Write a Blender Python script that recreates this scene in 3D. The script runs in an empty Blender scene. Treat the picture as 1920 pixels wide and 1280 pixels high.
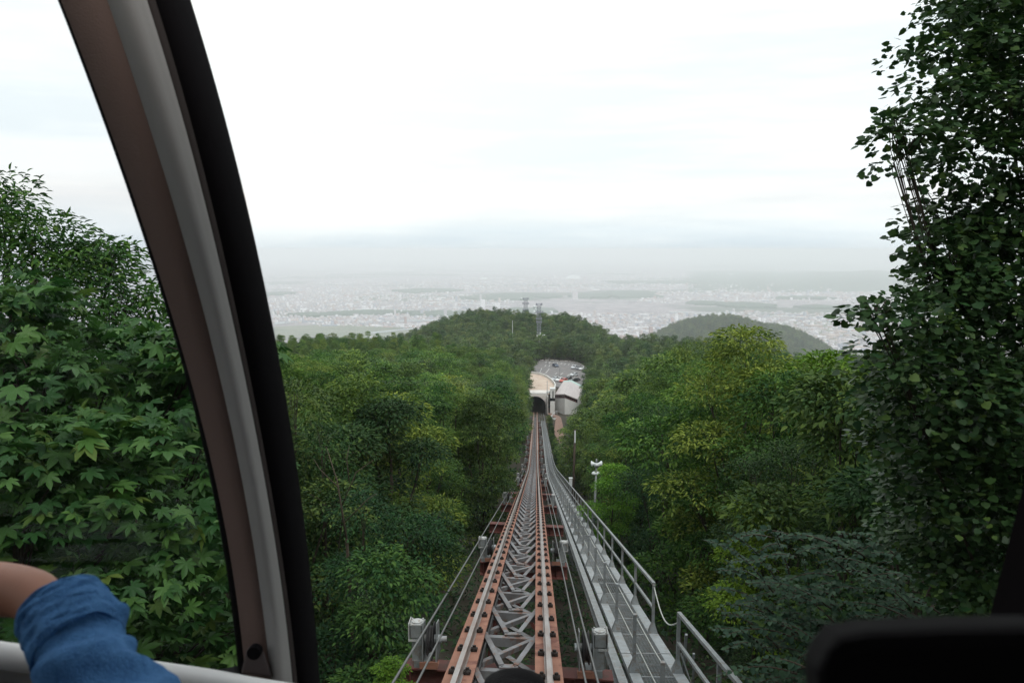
import bpy, math, random
import numpy as np
from mathutils import Vector, Matrix, noise
R = math.radians
random.seed(7)
rng = np.random.default_rng(7)
sc = bpy.context.scene
COL = sc.collection

# ------------------------------------------------------------------ camera
F = 1493.0
PITCH, YAW = R(6.57), R(1.80)
CAM = Vector((0.373, 0.0, 2.68))
cd = bpy.data.cameras.new('camera')
cam = bpy.data.objects.new('camera', cd); COL.objects.link(cam)
cam.location = CAM
cam.rotation_euler = (R(90) - PITCH, 0, YAW)
cd.sensor_width = 36.0; cd.lens = 36.0 * F / 1920
cd.clip_start = 0.05; cd.clip_end = 200000
cd.dof.use_dof = True; cd.dof.focus_distance = 40; cd.dof.aperture_fstop = 9.0
sc.camera = cam
CM = cam.rotation_euler.to_matrix()

# ------------------------------------------------------------------ world, sun, exposure
w = bpy.data.worlds.new('World'); sc.world = w; w.use_nodes = True
nt = w.node_tree; nt.nodes.clear()
def N(t, typ, **kw):
    n = t.nodes.new(typ)
    for k, v in kw.items():
        if k.startswith('i_'):
            n.inputs[k[2:].replace('_', ' ')].default_value = v
        else: setattr(n, k, v)
    return n
sky = N(nt, 'ShaderNodeTexSky', sky_type='NISHITA', sun_disc=False, sun_elevation=R(38), sun_rotation=R(-25), air_density=1.5, dust_density=4.0)
tc = N(nt, 'ShaderNodeTexCoord')
mp = N(nt, 'ShaderNodeMapping'); mp.inputs['Scale'].default_value = (1.0, 1.0, 9.0)
n1 = N(nt, 'ShaderNodeTexNoise'); n1.inputs['Scale'].default_value = 2.6; n1.inputs['Detail'].default_value = 6; n1.inputs['Roughness'].default_value = .55
cr = N(nt, 'ShaderNodeValToRGB')
cr.color_ramp.elements[0].position = .38; cr.color_ramp.elements[0].color = (.87, .93, .965, 1)
cr.color_ramp.elements[1].position = .60; cr.color_ramp.elements[1].color = (1.02, 1.04, 1.04, 1)
sep = N(nt, 'ShaderNodeSeparateXYZ')
gr = N(nt, 'ShaderNodeValToRGB')      # brightness of the cloud deck by height
els = gr.color_ramp.elements
els[0].position = 0.0; els[0].color = (.70, .75, .80, 1)
els[1].position = 1.0; els[1].color = (1.0, 1.0, 1.0, 1)
for p, c in ((.5, (.74, .785, .84, 1)), (.505, (.775, .82, .87, 1)), (.512, (.875, .905, .94, 1)), (.520, (.95, .945, .955, 1)), (.53, (.97, .93, .93, 1)), (.55, (.93, .955, .985, 1)), (.62, (.97, .98, .985, 1))):
    e = els.new(p); e.color = c
mr = N(nt, 'ShaderNodeMapRange'); mr.inputs['From Min'].default_value = -1; mr.inputs['From Max'].default_value = 1
mul = N(nt, 'ShaderNodeMix', data_type='RGBA', blend_type='MULTIPLY'); mul.inputs[0].default_value = 1
L = nt.links.new
L(tc.outputs['Generated'], mp.inputs['Vector']); L(mp.outputs[0], n1.inputs['Vector']); L(n1.outputs[0], cr.inputs[0])
L(tc.outputs['Generated'], sep.inputs[0]); L(sep.outputs['Z'], mr.inputs['Value']); L(mr.outputs[0], gr.inputs[0])
L(cr.outputs[0], mul.inputs[6]); L(gr.outputs[0], mul.inputs[7])
bg1 = N(nt, 'ShaderNodeBackground'); bg1.inputs['Strength'].default_value = .10
bg2 = N(nt, 'ShaderNodeBackground'); bg2.inputs['Strength'].default_value = 1.16
ms = N(nt, 'ShaderNodeMixShader'); ms.inputs[0].default_value = .9
wo = N(nt, 'ShaderNodeOutputWorld')
L(sky.outputs[0], bg1.inputs[0]); L(mul.outputs[2], bg2.inputs[0])
L(bg1.outputs[0], ms.inputs[1]); L(bg2.outputs[0], ms.inputs[2]); L(ms.outputs[0], wo.inputs[0])
sd = bpy.data.lights.new('sun', 'SUN'); sd.energy = 1.45; sd.angle = R(25); sd.color = (1, .96, .9)
sun = bpy.data.objects.new('sun', sd); COL.objects.link(sun)
sun.rotation_euler = (R(38), 0, R(25))
sc.view_settings.view_transform = 'Standard'; sc.view_settings.look = 'None'
sc.view_settings.exposure = 0.10; sc.view_settings.gamma = 1.0
try: sc.view_settings.use_curve_mapping = False
except Exception: pass
cy = sc.cycles
cy.max_bounces = 6; cy.diffuse_bounces = 3; cy.glossy_bounces = 2; cy.transmission_bounces = 4
cy.volume_bounces = 3; cy.transparent_max_bounces = 8
cy.use_denoising = True; cy.sample_clamp_indirect = 4

# ------------------------------------------------------------------ helpers
def CP(px, py, d):
    "world point seen at photograph pixel px,py at depth d"
    return CAM + CM @ Vector(((px - 960) / F * d, -(py - 640) / F * d, -d))
def PZ(px, py, z):
    "where the ray through the pixel meets the level z"
    r = CM @ Vector(((px - 960) / F, -(py - 640) / F, -1)); t = (z - CAM.z) / r.z
    return CAM + r * t
def project(p):
    q = CM.transposed() @ (Vector(p) - CAM)
    if q.z > -.05: return None
    return (960 + F * q.x / -q.z, 640 - F * q.y / -q.z, -q.z)

def tag(o, label=None, cat=None, group=None, kind=None):
    if label: o['label'] = label
    if cat: o['category'] = cat
    if group: o['group'] = group
    if kind: o['kind'] = kind
    return o
def link(name, data, parent=None, loc=None, rot=None, scale=None):
    o = bpy.data.objects.new(name, data); COL.objects.link(o)
    if parent: o.parent = parent
    if loc is not None: o.location = loc
    if rot is not None: o.rotation_euler = rot
    if scale is not None: o.scale = scale if hasattr(scale, '__len__') else (scale,) * 3
    return o
def thing(name, label, cat, loc=(0, 0, 0), group=None, rot=(0, 0, 0)):
    o = link(name, None, loc=loc, rot=rot); o.empty_display_size = .1
    return tag(o, label, cat, group)

class MB:
    def __init__(s): s.v = []; s.f = []; s.m = []
    def add(s, vs, fs, mi=0):
        b = len(s.v); s.v += [tuple(x) for x in vs]; s.f += [tuple(i + b for i in f) for f in fs]; s.m += [mi] * len(fs)
        return s
    def box(s, c, d, rot=None, mi=0):
        x, y, z = d[0] / 2, d[1] / 2, d[2] / 2
        vs = [Vector((i * x, j * y, k * z)) for k in (-1, 1) for j in (-1, 1) for i in (-1, 1)]
        if rot is not None: vs = [rot @ v for v in vs]
        c = Vector(c)
        return s.add([v + c for v in vs], [(0, 2, 3, 1), (4, 5, 7, 6), (0, 1, 5, 4), (2, 6, 7, 3), (0, 4, 6, 2), (1, 3, 7, 5)], mi)
    def bar(s, a, b, wd, ht, up=(0, 0, 1), mi=0):
        a, b = Vector(a), Vector(b); d = b - a; l = d.length; d.normalize()
        sd_ = d.cross(Vector(up)).normalized(); u = sd_.cross(d)
        m = Matrix((sd_, d, u)).transposed()
        return s.box((a + b) / 2, (wd, l, ht), m, mi)
    def tube(s, pts, r, n=8, caps=True, mi=0):
        pts = [Vector(p) for p in pts]; rs = r if hasattr(r, '__len__') else [r] * len(pts)
        rings = []; prev = None
        for i, p in enumerate(pts):
            d = (pts[min(i + 1, len(pts) - 1)] - pts[max(i - 1, 0)]).normalized()
            if prev is None:
                prev = d.orthogonal().normalized()
            a = (prev - d * prev.dot(d)).normalized(); prev = a; bb = d.cross(a)
            rings.append([p + (a * math.cos(t) + bb * math.sin(t)) * rs[i] for t in [2 * math.pi * k / n for k in range(n)]])
        vs = [v for rg in rings for v in rg]; fs = []
        for i in range(len(pts) - 1):
            for k in range(n):
                fs.append((i * n + k, i * n + (k + 1) % n, (i + 1) * n + (k + 1) % n, (i + 1) * n + k))
        if caps: fs.append(tuple(range(n))[::-1]); fs.append(tuple((len(pts) - 1) * n + k for k in range(n)))
        return s.add(vs, fs, mi)
    def lathe(s, prof, c=(0, 0, 0), n=16, axis='z', mi=0):
        c = Vector(c); vs = []; fs = []
        for (r, h) in prof:
            for k in range(n):
                t = 2 * math.pi * k / n; a, b = r * math.cos(t), r * math.sin(t)
                vs.append(c + (Vector((a, b, h)) if axis == 'z' else Vector((h, a, b)) if axis == 'x' else Vector((a, h, b))))
        for i in range(len(prof) - 1):
            for k in range(n): fs.append((i * n + k, i * n + (k + 1) % n, (i + 1) * n + (k + 1) % n, (i + 1) * n + k))
        fs.append(tuple(range(n))[::-1]); fs.append(tuple((len(prof) - 1) * n + k for k in range(n)))
        return s.add(vs, fs, mi)
    def prism(s, poly, z0, z1, mi=0):
        n = len(poly); vs = [(p[0], p[1], z0) for p in poly] + [(p[0], p[1], z1) for p in poly]
        fs = [tuple(range(n))[::-1], tuple(range(n, 2 * n))] + [(i, (i + 1) % n, (i + 1) % n + n, i + n) for i in range(n)]
        return s.add(vs, fs, mi)
    def mesh(s, name, mats, smooth=False, origin=None):
        me = bpy.data.meshes.new(name)
        v = s.v if origin is None else [tuple(Vector(x) - Vector(origin)) for x in s.v]
        me.from_pydata(v, [], s.f); me.update()
        for m in (mats if isinstance(mats, (list, tuple)) else [mats]): me.materials.append(m)
        if any(s.m): me.polygons.foreach_set('material_index', s.m)
        if smooth: me.polygons.foreach_set('use_smooth', [True] * len(s.f))
        return me
    def build(s, name, mats, parent=None, smooth=False, bevel=0, loc=None):
        o = link(name, s.mesh(name, mats, smooth), parent, loc)
        if bevel:
            b = o.modifiers.new('bevel', 'BEVEL'); b.width = bevel; b.segments = 2; b.limit_method = 'ANGLE'
        return o

def np_mesh(name, V, Fc, mats, tint=None, smooth=False):
    me = bpy.data.meshes.new(name); k = Fc.shape[1]
    me.vertices.add(len(V)); me.vertices.foreach_set('co', np.ascontiguousarray(V, dtype=np.float32).ravel())
    me.loops.add(Fc.size); me.loops.foreach_set('vertex_index', np.ascontiguousarray(Fc, dtype=np.int32).ravel())
    me.polygons.add(len(Fc)); me.polygons.foreach_set('loop_start', np.arange(0, Fc.size, k, dtype=np.int32))
    me.polygons.foreach_set('loop_total', np.full(len(Fc), k, dtype=np.int32))
    me.update(calc_edges=True)
    if tint is not None:
        a = me.attributes.new('tint', 'FLOAT', 'POINT'); a.data.foreach_set('value', np.ascontiguousarray(tint, dtype=np.float32))
    if smooth: me.polygons.foreach_set('use_smooth', np.ones(len(Fc), dtype=bool))
    for m in (mats if isinstance(mats, (list, tuple)) else [mats]): me.materials.append(m)
    return me

# ------------------------------------------------------------------ materials
def mat(name, col, rough=.6, metal=0.0, var=0.0, vscale=8.0, col2=None, bump=0.0, bscale=40.0, spec=.4, coords='Object', stretch=None, dirt=None, objrand=0.0):
    m = bpy.data.materials.new(name); m.use_nodes = True; t = m.node_tree; b = t.nodes['Principled BSDF']
    b.inputs['Base Color'].default_value = (*col, 1); b.inputs['Roughness'].default_value = rough
    b.inputs['Metallic'].default_value = metal; b.inputs['Specular IOR Level'].default_value = spec
    out = None
    tcn = N(t, 'ShaderNodeTexCoord'); src = tcn.outputs[coords]
    if stretch:
        mm = N(t, 'ShaderNodeMapping'); mm.inputs['Scale'].default_value = stretch; t.links.new(src, mm.inputs[0]); src = mm.outputs[0]
    if var or col2:
        nz = N(t, 'ShaderNodeTexNoise'); nz.inputs['Scale'].default_value = vscale; nz.inputs['Detail'].default_value = 6; nz.inputs['Roughness'].default_value = .65
        t.links.new(src, nz.inputs['Vector'])
        rp = N(t, 'ShaderNodeValToRGB'); rp.color_ramp.elements[0].position = .35; rp.color_ramp.elements[1].position = .65
        c2 = col2 or tuple(c * (1 - var) for c in col)
        rp.color_ramp.elements[0].color = (*c2, 1); rp.color_ramp.elements[1].color = (*col, 1)
        t.links.new(nz.outputs[0], rp.inputs[0]); out = rp.outputs[0]
    if dirt:
        nz = N(t, 'ShaderNodeTexNoise'); nz.inputs['Scale'].default_value = dirt[1]; nz.inputs['Detail'].default_value = 8; nz.inputs['Roughness'].default_value = .7
        t.links.new(src, nz.inputs['Vector'])
        rp = N(t, 'ShaderNodeValToRGB'); rp.color_ramp.elements[0].position = .52; rp.color_ramp.elements[1].position = .62
        t.links.new(nz.outputs[0], rp.inputs[0])
        mx = N(t, 'ShaderNodeMix', data_type='RGBA'); t.links.new(rp.outputs[0], mx.inputs[0])
        if out: t.links.new(out, mx.inputs[6])
        else: mx.inputs[6].default_value = (*col, 1)
        mx.inputs[7].default_value = (*dirt[0], 1); out = mx.outputs[2]
    if objrand:
        oi = N(t, 'ShaderNodeObjectInfo'); hs = N(t, 'ShaderNodeHueSaturation')
        ma = N(t, 'ShaderNodeMath', operation='MULTIPLY_ADD'); ma.inputs[1].default_value = objrand * 2; ma.inputs[2].default_value = 1 - objrand
        t.links.new(oi.outputs['Random'], ma.inputs[0]); t.links.new(ma.outputs[0], hs.inputs['Value'])
        if out: t.links.new(out, hs.inputs['Color'])
        else: hs.inputs['Color'].default_value = (*col, 1)
        out = hs.outputs[0]
    if out: t.links.new(out, b.inputs['Base Color'])
    if bump:
        nz = N(t, 'ShaderNodeTexNoise'); nz.inputs['Scale'].default_value = bscale; nz.inputs['Detail'].default_value = 5
        t.links.new(src, nz.inputs['Vector'])
        bp = N(t, 'ShaderNodeBump'); bp.inputs['Strength'].default_value = bump; bp.inputs['Distance'].default_value = .02
        t.links.new(nz.outputs[0], bp.inputs['Height']); t.links.new(bp.outputs[0], b.inputs['Normal'])
    return m

def leafmat(name, dark, mid, light, rough=.6, trans=.20, spec=.12):
    m = bpy.data.materials.new(name); m.use_nodes = True; t = m.node_tree; b = t.nodes['Principled BSDF']
    at = N(t, 'ShaderNodeAttribute', attribute_name='tint')
    oi = N(t, 'ShaderNodeObjectInfo')
    ad = N(t, 'ShaderNodeMath', operation='MULTIPLY_ADD'); ad.inputs[1].default_value = .60; ad.inputs[2].default_value = -.32
    t.links.new(oi.outputs['Random'], ad.inputs[0])
    a2 = N(t, 'ShaderNodeMath', operation='ADD', use_clamp=True); t.links.new(ad.outputs[0], a2.inputs[0]); t.links.new(at.outputs['Fac'], a2.inputs[1])
    wn = N(t, 'ShaderNodeTexWhiteNoise', noise_dimensions='1D'); t.links.new(oi.outputs['Random'], wn.inputs['W'])
    hu = N(t, 'ShaderNodeMath', operation='MULTIPLY_ADD'); hu.inputs[1].default_value = .05; hu.inputs[2].default_value = .482; t.links.new(wn.outputs['Value'], hu.inputs[0])
    rp = N(t, 'ShaderNodeValToRGB'); e = rp.color_ramp.elements
    e[0].position = 0; e[0].color = (*dark, 1); e[1].position = 1; e[1].color = (*light, 1); q = e.new(.5); q.color = (*mid, 1)
    t.links.new(a2.outputs[0], rp.inputs[0]); h0 = N(t, 'ShaderNodeHueSaturation'); t.links.new(hu.outputs[0], h0.inputs['Hue']); t.links.new(rp.outputs[0], h0.inputs['Color']); t.links.new(h0.outputs[0], b.inputs['Base Color'])
    b.inputs['Roughness'].default_value = rough; b.inputs['Specular IOR Level'].default_value = spec
    tr = N(t, 'ShaderNodeBsdfTranslucent'); hs = N(t, 'ShaderNodeHueSaturation'); hs.inputs['Value'].default_value = 1.5; hs.inputs['Saturation'].default_value = 1.1
    t.links.new(h0.outputs[0], hs.inputs['Color']); t.links.new(hs.outputs[0], tr.inputs['Color'])
    mx = N(t, 'ShaderNodeMixShader'); mx.inputs[0].default_value = trans
    t.links.new(b.outputs[0], mx.inputs[1]); t.links.new(tr.outputs[0], mx.inputs[2])
    t.links.new(mx.outputs[0], t.nodes['Material Output'].inputs['Surface'])
    return m

M = {}
M['leaf'] = leafmat('leaf green', (.024, .056, .018), (.082, .145, .030), (.235, .305, .058))
M['leaf_far'] = leafmat('leaf far', (.028, .060, .024), (.076, .124, .036), (.180, .230, .060), rough=.6, trans=.15)
M['leaf_aralia'] = leafmat('leaf broad palmate', (.034, .080, .022), (.085, .155, .036), (.155, .240, .050), rough=.5, spec=.22)
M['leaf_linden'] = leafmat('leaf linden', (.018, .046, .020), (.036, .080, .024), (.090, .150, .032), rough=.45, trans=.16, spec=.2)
M['leaf_elm'] = leafmat('leaf blue green', (.036, .075, .042), (.068, .115, .062), (.110, .165, .075), trans=.2)
M['leaf_bright'] = leafmat('leaf yellow green', (.070, .140, .020), (.125, .215, .025), (.220, .300, .040))
M['leaf_ground'] = leafmat('leaf undergrowth', (.025, .055, .030), (.050, .090, .045), (.110, .150, .050), trans=.15)
M['bark'] = mat('bark', (.075, .058, .045), .9, var=.5, vscale=12, bump=.6, bscale=30, stretch=(1, 1, .25))
M['twig'] = mat('twig', (.10, .075, .055), .9, var=.4, vscale=20)
M['rust'] = mat('rusted girder', (.36, .175, .120), .85, col2=(.25, .115, .080), vscale=2.2, dirt=((.17, .065, .050), 1.6), bump=.3, bscale=60)
M['rustdark'] = mat('dark red beam', (.15, .055, .045), .7, col2=(.13, .04, .035), vscale=3, dirt=((.10, .05, .04), 6), bump=.2)
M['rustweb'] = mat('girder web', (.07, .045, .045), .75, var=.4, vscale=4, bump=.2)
M['rail'] = mat('rail steel', (.42, .39, .38), .32, .6, col2=(.30, .22, .19), vscale=5, stretch=(1, .15, 1))
M['galv'] = mat('galvanised steel', (.33, .35, .36), .5, .35, var=.3, vscale=6, bump=.1, dirt=((.25, .22, .20), 9))
M['galvl'] = mat('pale galvanised plate', (.42, .445, .465), .5, .2, var=.22, vscale=5, dirt=((.33, .31, .29), 7))
M['brace'] = mat('weathered angle steel', (.26, .265, .28), .6, .2, col2=(.15, .14, .145), vscale=2.5, dirt=((.20, .11, .08), 4))
M['clip'] = mat('rail clip iron', (.035, .025, .022), .6, .3, var=.4, vscale=30)
M['cable'] = mat('steel cable', (.20, .20, .20), .45, .6, var=.4, vscale=60)
M['rope'] = mat('rope', (.48, .49, .46), .7)
M['white'] = mat('white paint', (.74, .75, .75), .5, var=.14, vscale=3, dirt=((.55, .53, .50), 3))
M['lid'] = mat('weathered white paint', (.50, .51, .51), .6, var=.3, vscale=12, dirt=((.30, .24, .20), 14))
M['whitelamp'] = mat('white enamel', (.72, .75, .76), .35)
M['rubberd'] = mat('black wheel rubber', (.03, .028, .03), .6, var=.3, vscale=12)
M['dirt'] = mat('brown earth path', (.30, .19, .15), .95, col2=(.22, .14, .11), vscale=1.2, bump=.5, bscale=6)
M['soil'] = mat('forest floor', (.045, .050, .030), .95, col2=(.055, .035, .028), vscale=.6, bump=1, bscale=4)
M['asphalt'] = mat('asphalt', (.215, .20, .20), .9, col2=(.17, .165, .165), vscale=.22, dirt=((.25, .22, .215), .3))
M['paint'] = mat('road paint', (.62, .62, .60), .7, var=.25, vscale=2)
M['conc'] = mat('pale concrete', (.76, .72, .69), .85, col2=(.66, .61, .58), vscale=.35, dirt=((.58, .52, .48), .5))
M['beige'] = mat('beige paving', (.52, .40, .32), .9, col2=(.60, .50, .42), vscale=.18, dirt=((.46, .34, .27), .3))
M['whitewall'] = mat('white rendered wall', (.68, .67, .65), .8, var=.12, vscale=.8)
M['roof'] = mat('pinkish sheet roof', (.52, .47, .46), .6, col2=(.44, .39, .39), vscale=.3, stretch=(1, .2, 1))
M['roofg'] = mat('pale green roof edge', (.42, .56, .52), .6, var=.15, vscale=1)
M['glassd'] = mat('dark window glass', (.03, .035, .04), .12, spec=.8)
M['redframe'] = mat('dark red frame', (.20, .05, .05), .6)
M['tunnel'] = mat('tunnel lining', (.045, .045, .05), .9)
M['tyre'] = mat('tyre', (.02, .02, .02), .8)
M['grass'] = mat('grass verge', (.09, .13, .045), .9, col2=(.06, .09, .035), vscale=.5)

# ------------------------------------------------------------------ ground heights
def T(y):
    if y < 78: return -.2494 * y
    if y < 110:
        u = y - 78; return -19.453 - (.2494 * u - (.0844 / 64) * u * u)
    if y < 252: return -26.083 - (y - 110) * .165
    return -49.5
def sst(a, b, x):
    t = min(1, max(0, (x - a) / (b - a))); return t * t * (3 - 2 * t)
SKYX = [520, 740, 800, 860, 905, 960, 1010, 1060, 1100, 1127, 1145, 1215, 1400, 1600]
SKYY = [700, 648, 622, 600, 591, 597, 601, 604, 614, 628, 645, 655, 690, 760]
def skyz(x, y):
    "height of the treetops of the ridge behind the station, by bearing"
    px = 1006 + 1493 * (x - .373) / max(y, 300); py = float(np.interp(px, SKYX, SKYY))
    return 2.68 - 500 * math.tan(PITCH + math.atan((py - 640) / F)) - .06 * max(0, 500 - y)
def G(x, y):
    tr = T(y) - 3.3 * (1 - sst(175, 235, y)) - .35
    if y < 0: tr = max(tr, -3.6 - .18 * y)
    ax = abs(x)
    if x < 0: ridge = 11.5 * sst(4, 26, ax) * (1 - sst(200, 300, y)) + 6.0 * sst(2.2, 8, ax) * sst(130, 200, y) * (1 - sst(262, 310, y))
    else: ridge = 12.5 * sst(7, 30, ax) * (1 - sst(120, 215, y))
    ridge = min(ridge, max(0, .085 * y - .6) * sst(4, 22, ax)) if y < 140 or x > 0 else ridge
    z = tr + ridge
    if y > 385: z += (skyz(x, y) - 9.5 - z) * sst(385, 430, y)
    # the spur drops away at both sides and at its far end
    wl = 85 + 25 * sst(150, 400, y); wr = 50 + 55 * sst(150, 400, y)
    if y < 430:
        if x < -wl: z -= min((-x - wl) * .33, 400)
        if x > wr: z -= min((x - wr) * .42, 400)
    if y > 545: z -= (y - 545) * .55 if y > 575 else (y - 545) ** 2 * .0092
    z += noise.noise(Vector((x * .035, y * .035, 3.1))) * 1.6 * sst(3, 14, ax) * (1 if y < 230 else .6 if x < 0 or y > 420 else 0)
    # second wooded hill further out on the right
    dx, dy = (x - 490) / 180, (y - 2120) / 240
    h2 = -194 - 57 * (dx * dx + dy * dy) + noise.noise(Vector((x * .012, y * .012, 9))) * 9
    dx, dy = (x - 640) / 165, (y - 2240) / 240
    h3 = -226 - 57 * (dx * dx + dy * dy)
    z = max(z, h2, h3)
    return max(z, -451)

def grid_axis(segs):
    out = [segs[0][0]]
    for a, b, st in segs:
        n = max(1, round((b - a) / st)); out += [a + (b - a) * (i + 1) / n for i in range(n)]
    return out
xs = grid_axis([(-900, -250, 50), (-250, -60, 12), (-60, -14, 3), (-14, 14, 1), (14, 60, 3), (60, 250, 12), (250, 900, 20), (900, 1500, 60)])
ys = grid_axis([(-60, 0, 5), (0, 40, 1.2), (40, 120, 2.5), (120, 260, 4), (260, 620, 8), (620, 1600, 40), (1600, 3100, 35)])
gv = [(x, y, G(x, y) + (noise.noise(Vector((x * .8, y * .8, 0))) * .18 if y < 60 else 0)) for y in ys for x in xs]
nx = len(xs)
gf = np.array([(j * nx + i, j * nx + i + 1, (j + 1) * nx + i + 1, (j + 1) * nx + i) for j in range(len(ys) - 1) for i in range(nx - 1)])
tag(link('hillside_ground', np_mesh('hillside_ground', np.array(gv), gf, M['soil'], smooth=True)), kind='structure')

# the plain, out to the horizon
PL = -450.0
def plainmat():
    m = bpy.data.materials.new('city plain'); m.use_nodes = True; t = m.node_tree; b = t.nodes['Principled BSDF']; b.inputs['Roughness'].default_value = 1
    b.inputs['Specular IOR Level'].default_value = .1
    g = N(t, 'ShaderNodeTexCoord')
    def nz(scale, det, st=(1, 1, 1), lo=.4, hi=.6, c0=(0, 0, 0), c1=(1, 1, 1)):
        mm = N(t, 'ShaderNodeMapping'); mm.inputs['Scale'].default_value = st; t.links.new(g.outputs['Object'], mm.inputs[0])
        n = N(t, 'ShaderNodeTexNoise'); n.inputs['Scale'].default_value = scale; n.inputs['Detail'].default_value = det; t.links.new(mm.outputs[0], n.inputs['Vector'])
        r = N(t, 'ShaderNodeValToRGB'); r.color_ramp.elements[0].position = lo; r.color_ramp.elements[1].position = hi
        r.color_ramp.elements[0].color = (*c0, 1); r.color_ramp.elements[1].color = (*c1, 1); t.links.new(n.outputs[0], r.inputs[0]); return r.outputs[0]
    urban = nz(.012, 6, (1, 1, 1), .35, .65, (.20, .18, .20), (.40, .35, .36))
    green = nz(.01, 4, (1, 1, 1), .4, .6, (.06, .09, .07), (.12, .14, .10))
    mask = nz(.00042, 5, (1, 2.2, 1), .53, .58)
    mx = N(t, 'ShaderNodeMix', data_type='RGBA'); t.links.new(mask, mx.inputs[0]); t.links.new(urban, mx.inputs[6]); t.links.new(green, mx.inputs[7])
    t.links.new(mx.outputs[2], b.inputs['Base Color']); return m
pm = MB(); S = 60000
pm.add([(-S, -3000, PL), (S, -3000, PL), (S, S, PL), (-S, S, PL)], [(0, 1, 2, 3)])
tag(pm.build('plain', plainmat()), kind='structure')
# ------------------------------------------------------------------ haze
hb = MB().box((0, 20500, -216), (90000, 51000, 472))
ho = hb.build('haze', None)
hm = bpy.data.materials.new('haze'); hm.use_nodes = True; t = hm.node_tree; t.nodes.clear()
pv = N(t, 'ShaderNodeVolumePrincipled'); pv.inputs['Density'].default_value = .00013; pv.inputs['Color'].default_value = (.96, .98, 1.0, 1); pv.inputs['Anisotropy'].default_value = 0.0
mo = N(t, 'ShaderNodeOutputMaterial'); t.links.new(pv.outputs[0], mo.inputs['Volume'])
ho.data.materials.clear(); ho.data.materials.append(hm)
tag(ho, kind='stuff')
ho.data.update()
# clip the plain inside the haze box
for v in bpy.data.objects['plain'].data.vertices:
    v.co.x = max(-44000, min(44000, v.co.x)); v.co.y = max(-2900, min(45500, v.co.y))

# ------------------------------------------------------------------ leaves and crowns
def tmpl_ovate(w=.5, fold=.12):
    v = np.array([(0, 0, 0), (-w * .42, .28, fold), (-w * .40, .62, fold * .9), (0, 1, -.08), (w * .40, .62, fold * .9), (w * .42, .28, fold), (0, .45, 0)], float)
    f = np.array([(0, 6, 1), (1, 6, 2), (2, 6, 3), (3, 6, 4), (4, 6, 5), (5, 6, 0)]); return v, f
def tmpl_rhomb(w=.62):
    v = np.array([(0, 0, 0), (-w / 2, .5, .10), (0, 1, -.06), (w / 2, .5, .10)], float)
    return v, np.array([(0, 3, 1), (1, 3, 2)])
def tmpl_round():
    v = [(0, .06, 0)]
    for a, r in ((-150, .16), (-100, .40), (-60, .46), (-25, .50), (0, .62), (25, .50), (60, .46), (100, .40), (150, .16)):
        v.append((math.sin(R(a)) * r, .42 + math.cos(R(a)) * r, .05 * abs(math.sin(R(a))) - .05))
    v.append((0, .42, -.03)); n = len(v) - 1
    f = [(i, n, i + 1) for i in range(0, n - 1)] + [(n - 1, n, 0)]
    return np.array(v, float), np.array(f)[:, ::-1]
def tmpl_palm():
    # seven pointed lobes, drooping at their tips
    v = [(0, .12, 0)]; ang = [-125, -85, -45, 0, 45, 85, 125]; rad = [.42, .62, .80, .92, .80, .62, .42]
    for i, (a, r) in enumerate(zip(ang, rad)):
        for da, rr, z in ((-15, .68, -.02), (0, 1.0, -.18), (15, .68, -.02)):
            aa = R(a + da); v.append((math.sin(aa) * r * rr, .12 + math.cos(aa) * r * rr, z * r))
        if i < 6:
            aa = R((a + ang[i + 1]) / 2); v.append((math.sin(aa) * r * .46, .12 + math.cos(aa) * r * .46, .03))
    n = len(v); f = [(0, i + 1, i) for i in range(1, n - 1)]
    return np.array(v, float), np.array(f)
def leaves(tm, P, D, NR, S, tint):
    "place leaf template at points P along D with normals NR and sizes S"
    LV, LF = tm
    D = D / (np.linalg.norm(D, axis=1, keepdims=True) + 1e-9)
    NR = NR - D * np.sum(NR * D, axis=1, keepdims=True); NR /= np.linalg.norm(NR, axis=1, keepdims=True) + 1e-9
    SD = np.cross(D, NR)
    V = P[:, None, :] + S[:, None, None] * (LV[None, :, 0:1] * SD[:, None, :] + LV[None, :, 1:2] * D[:, None, :] + LV[None, :, 2:3] * NR[:, None, :])
    k = len(LV); Fc = (LF[None] + (np.arange(len(P)) * k)[:, None, None]).reshape(-1, 3)
    return V.reshape(-1, 3), Fc, np.repeat(tint, k)

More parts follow.
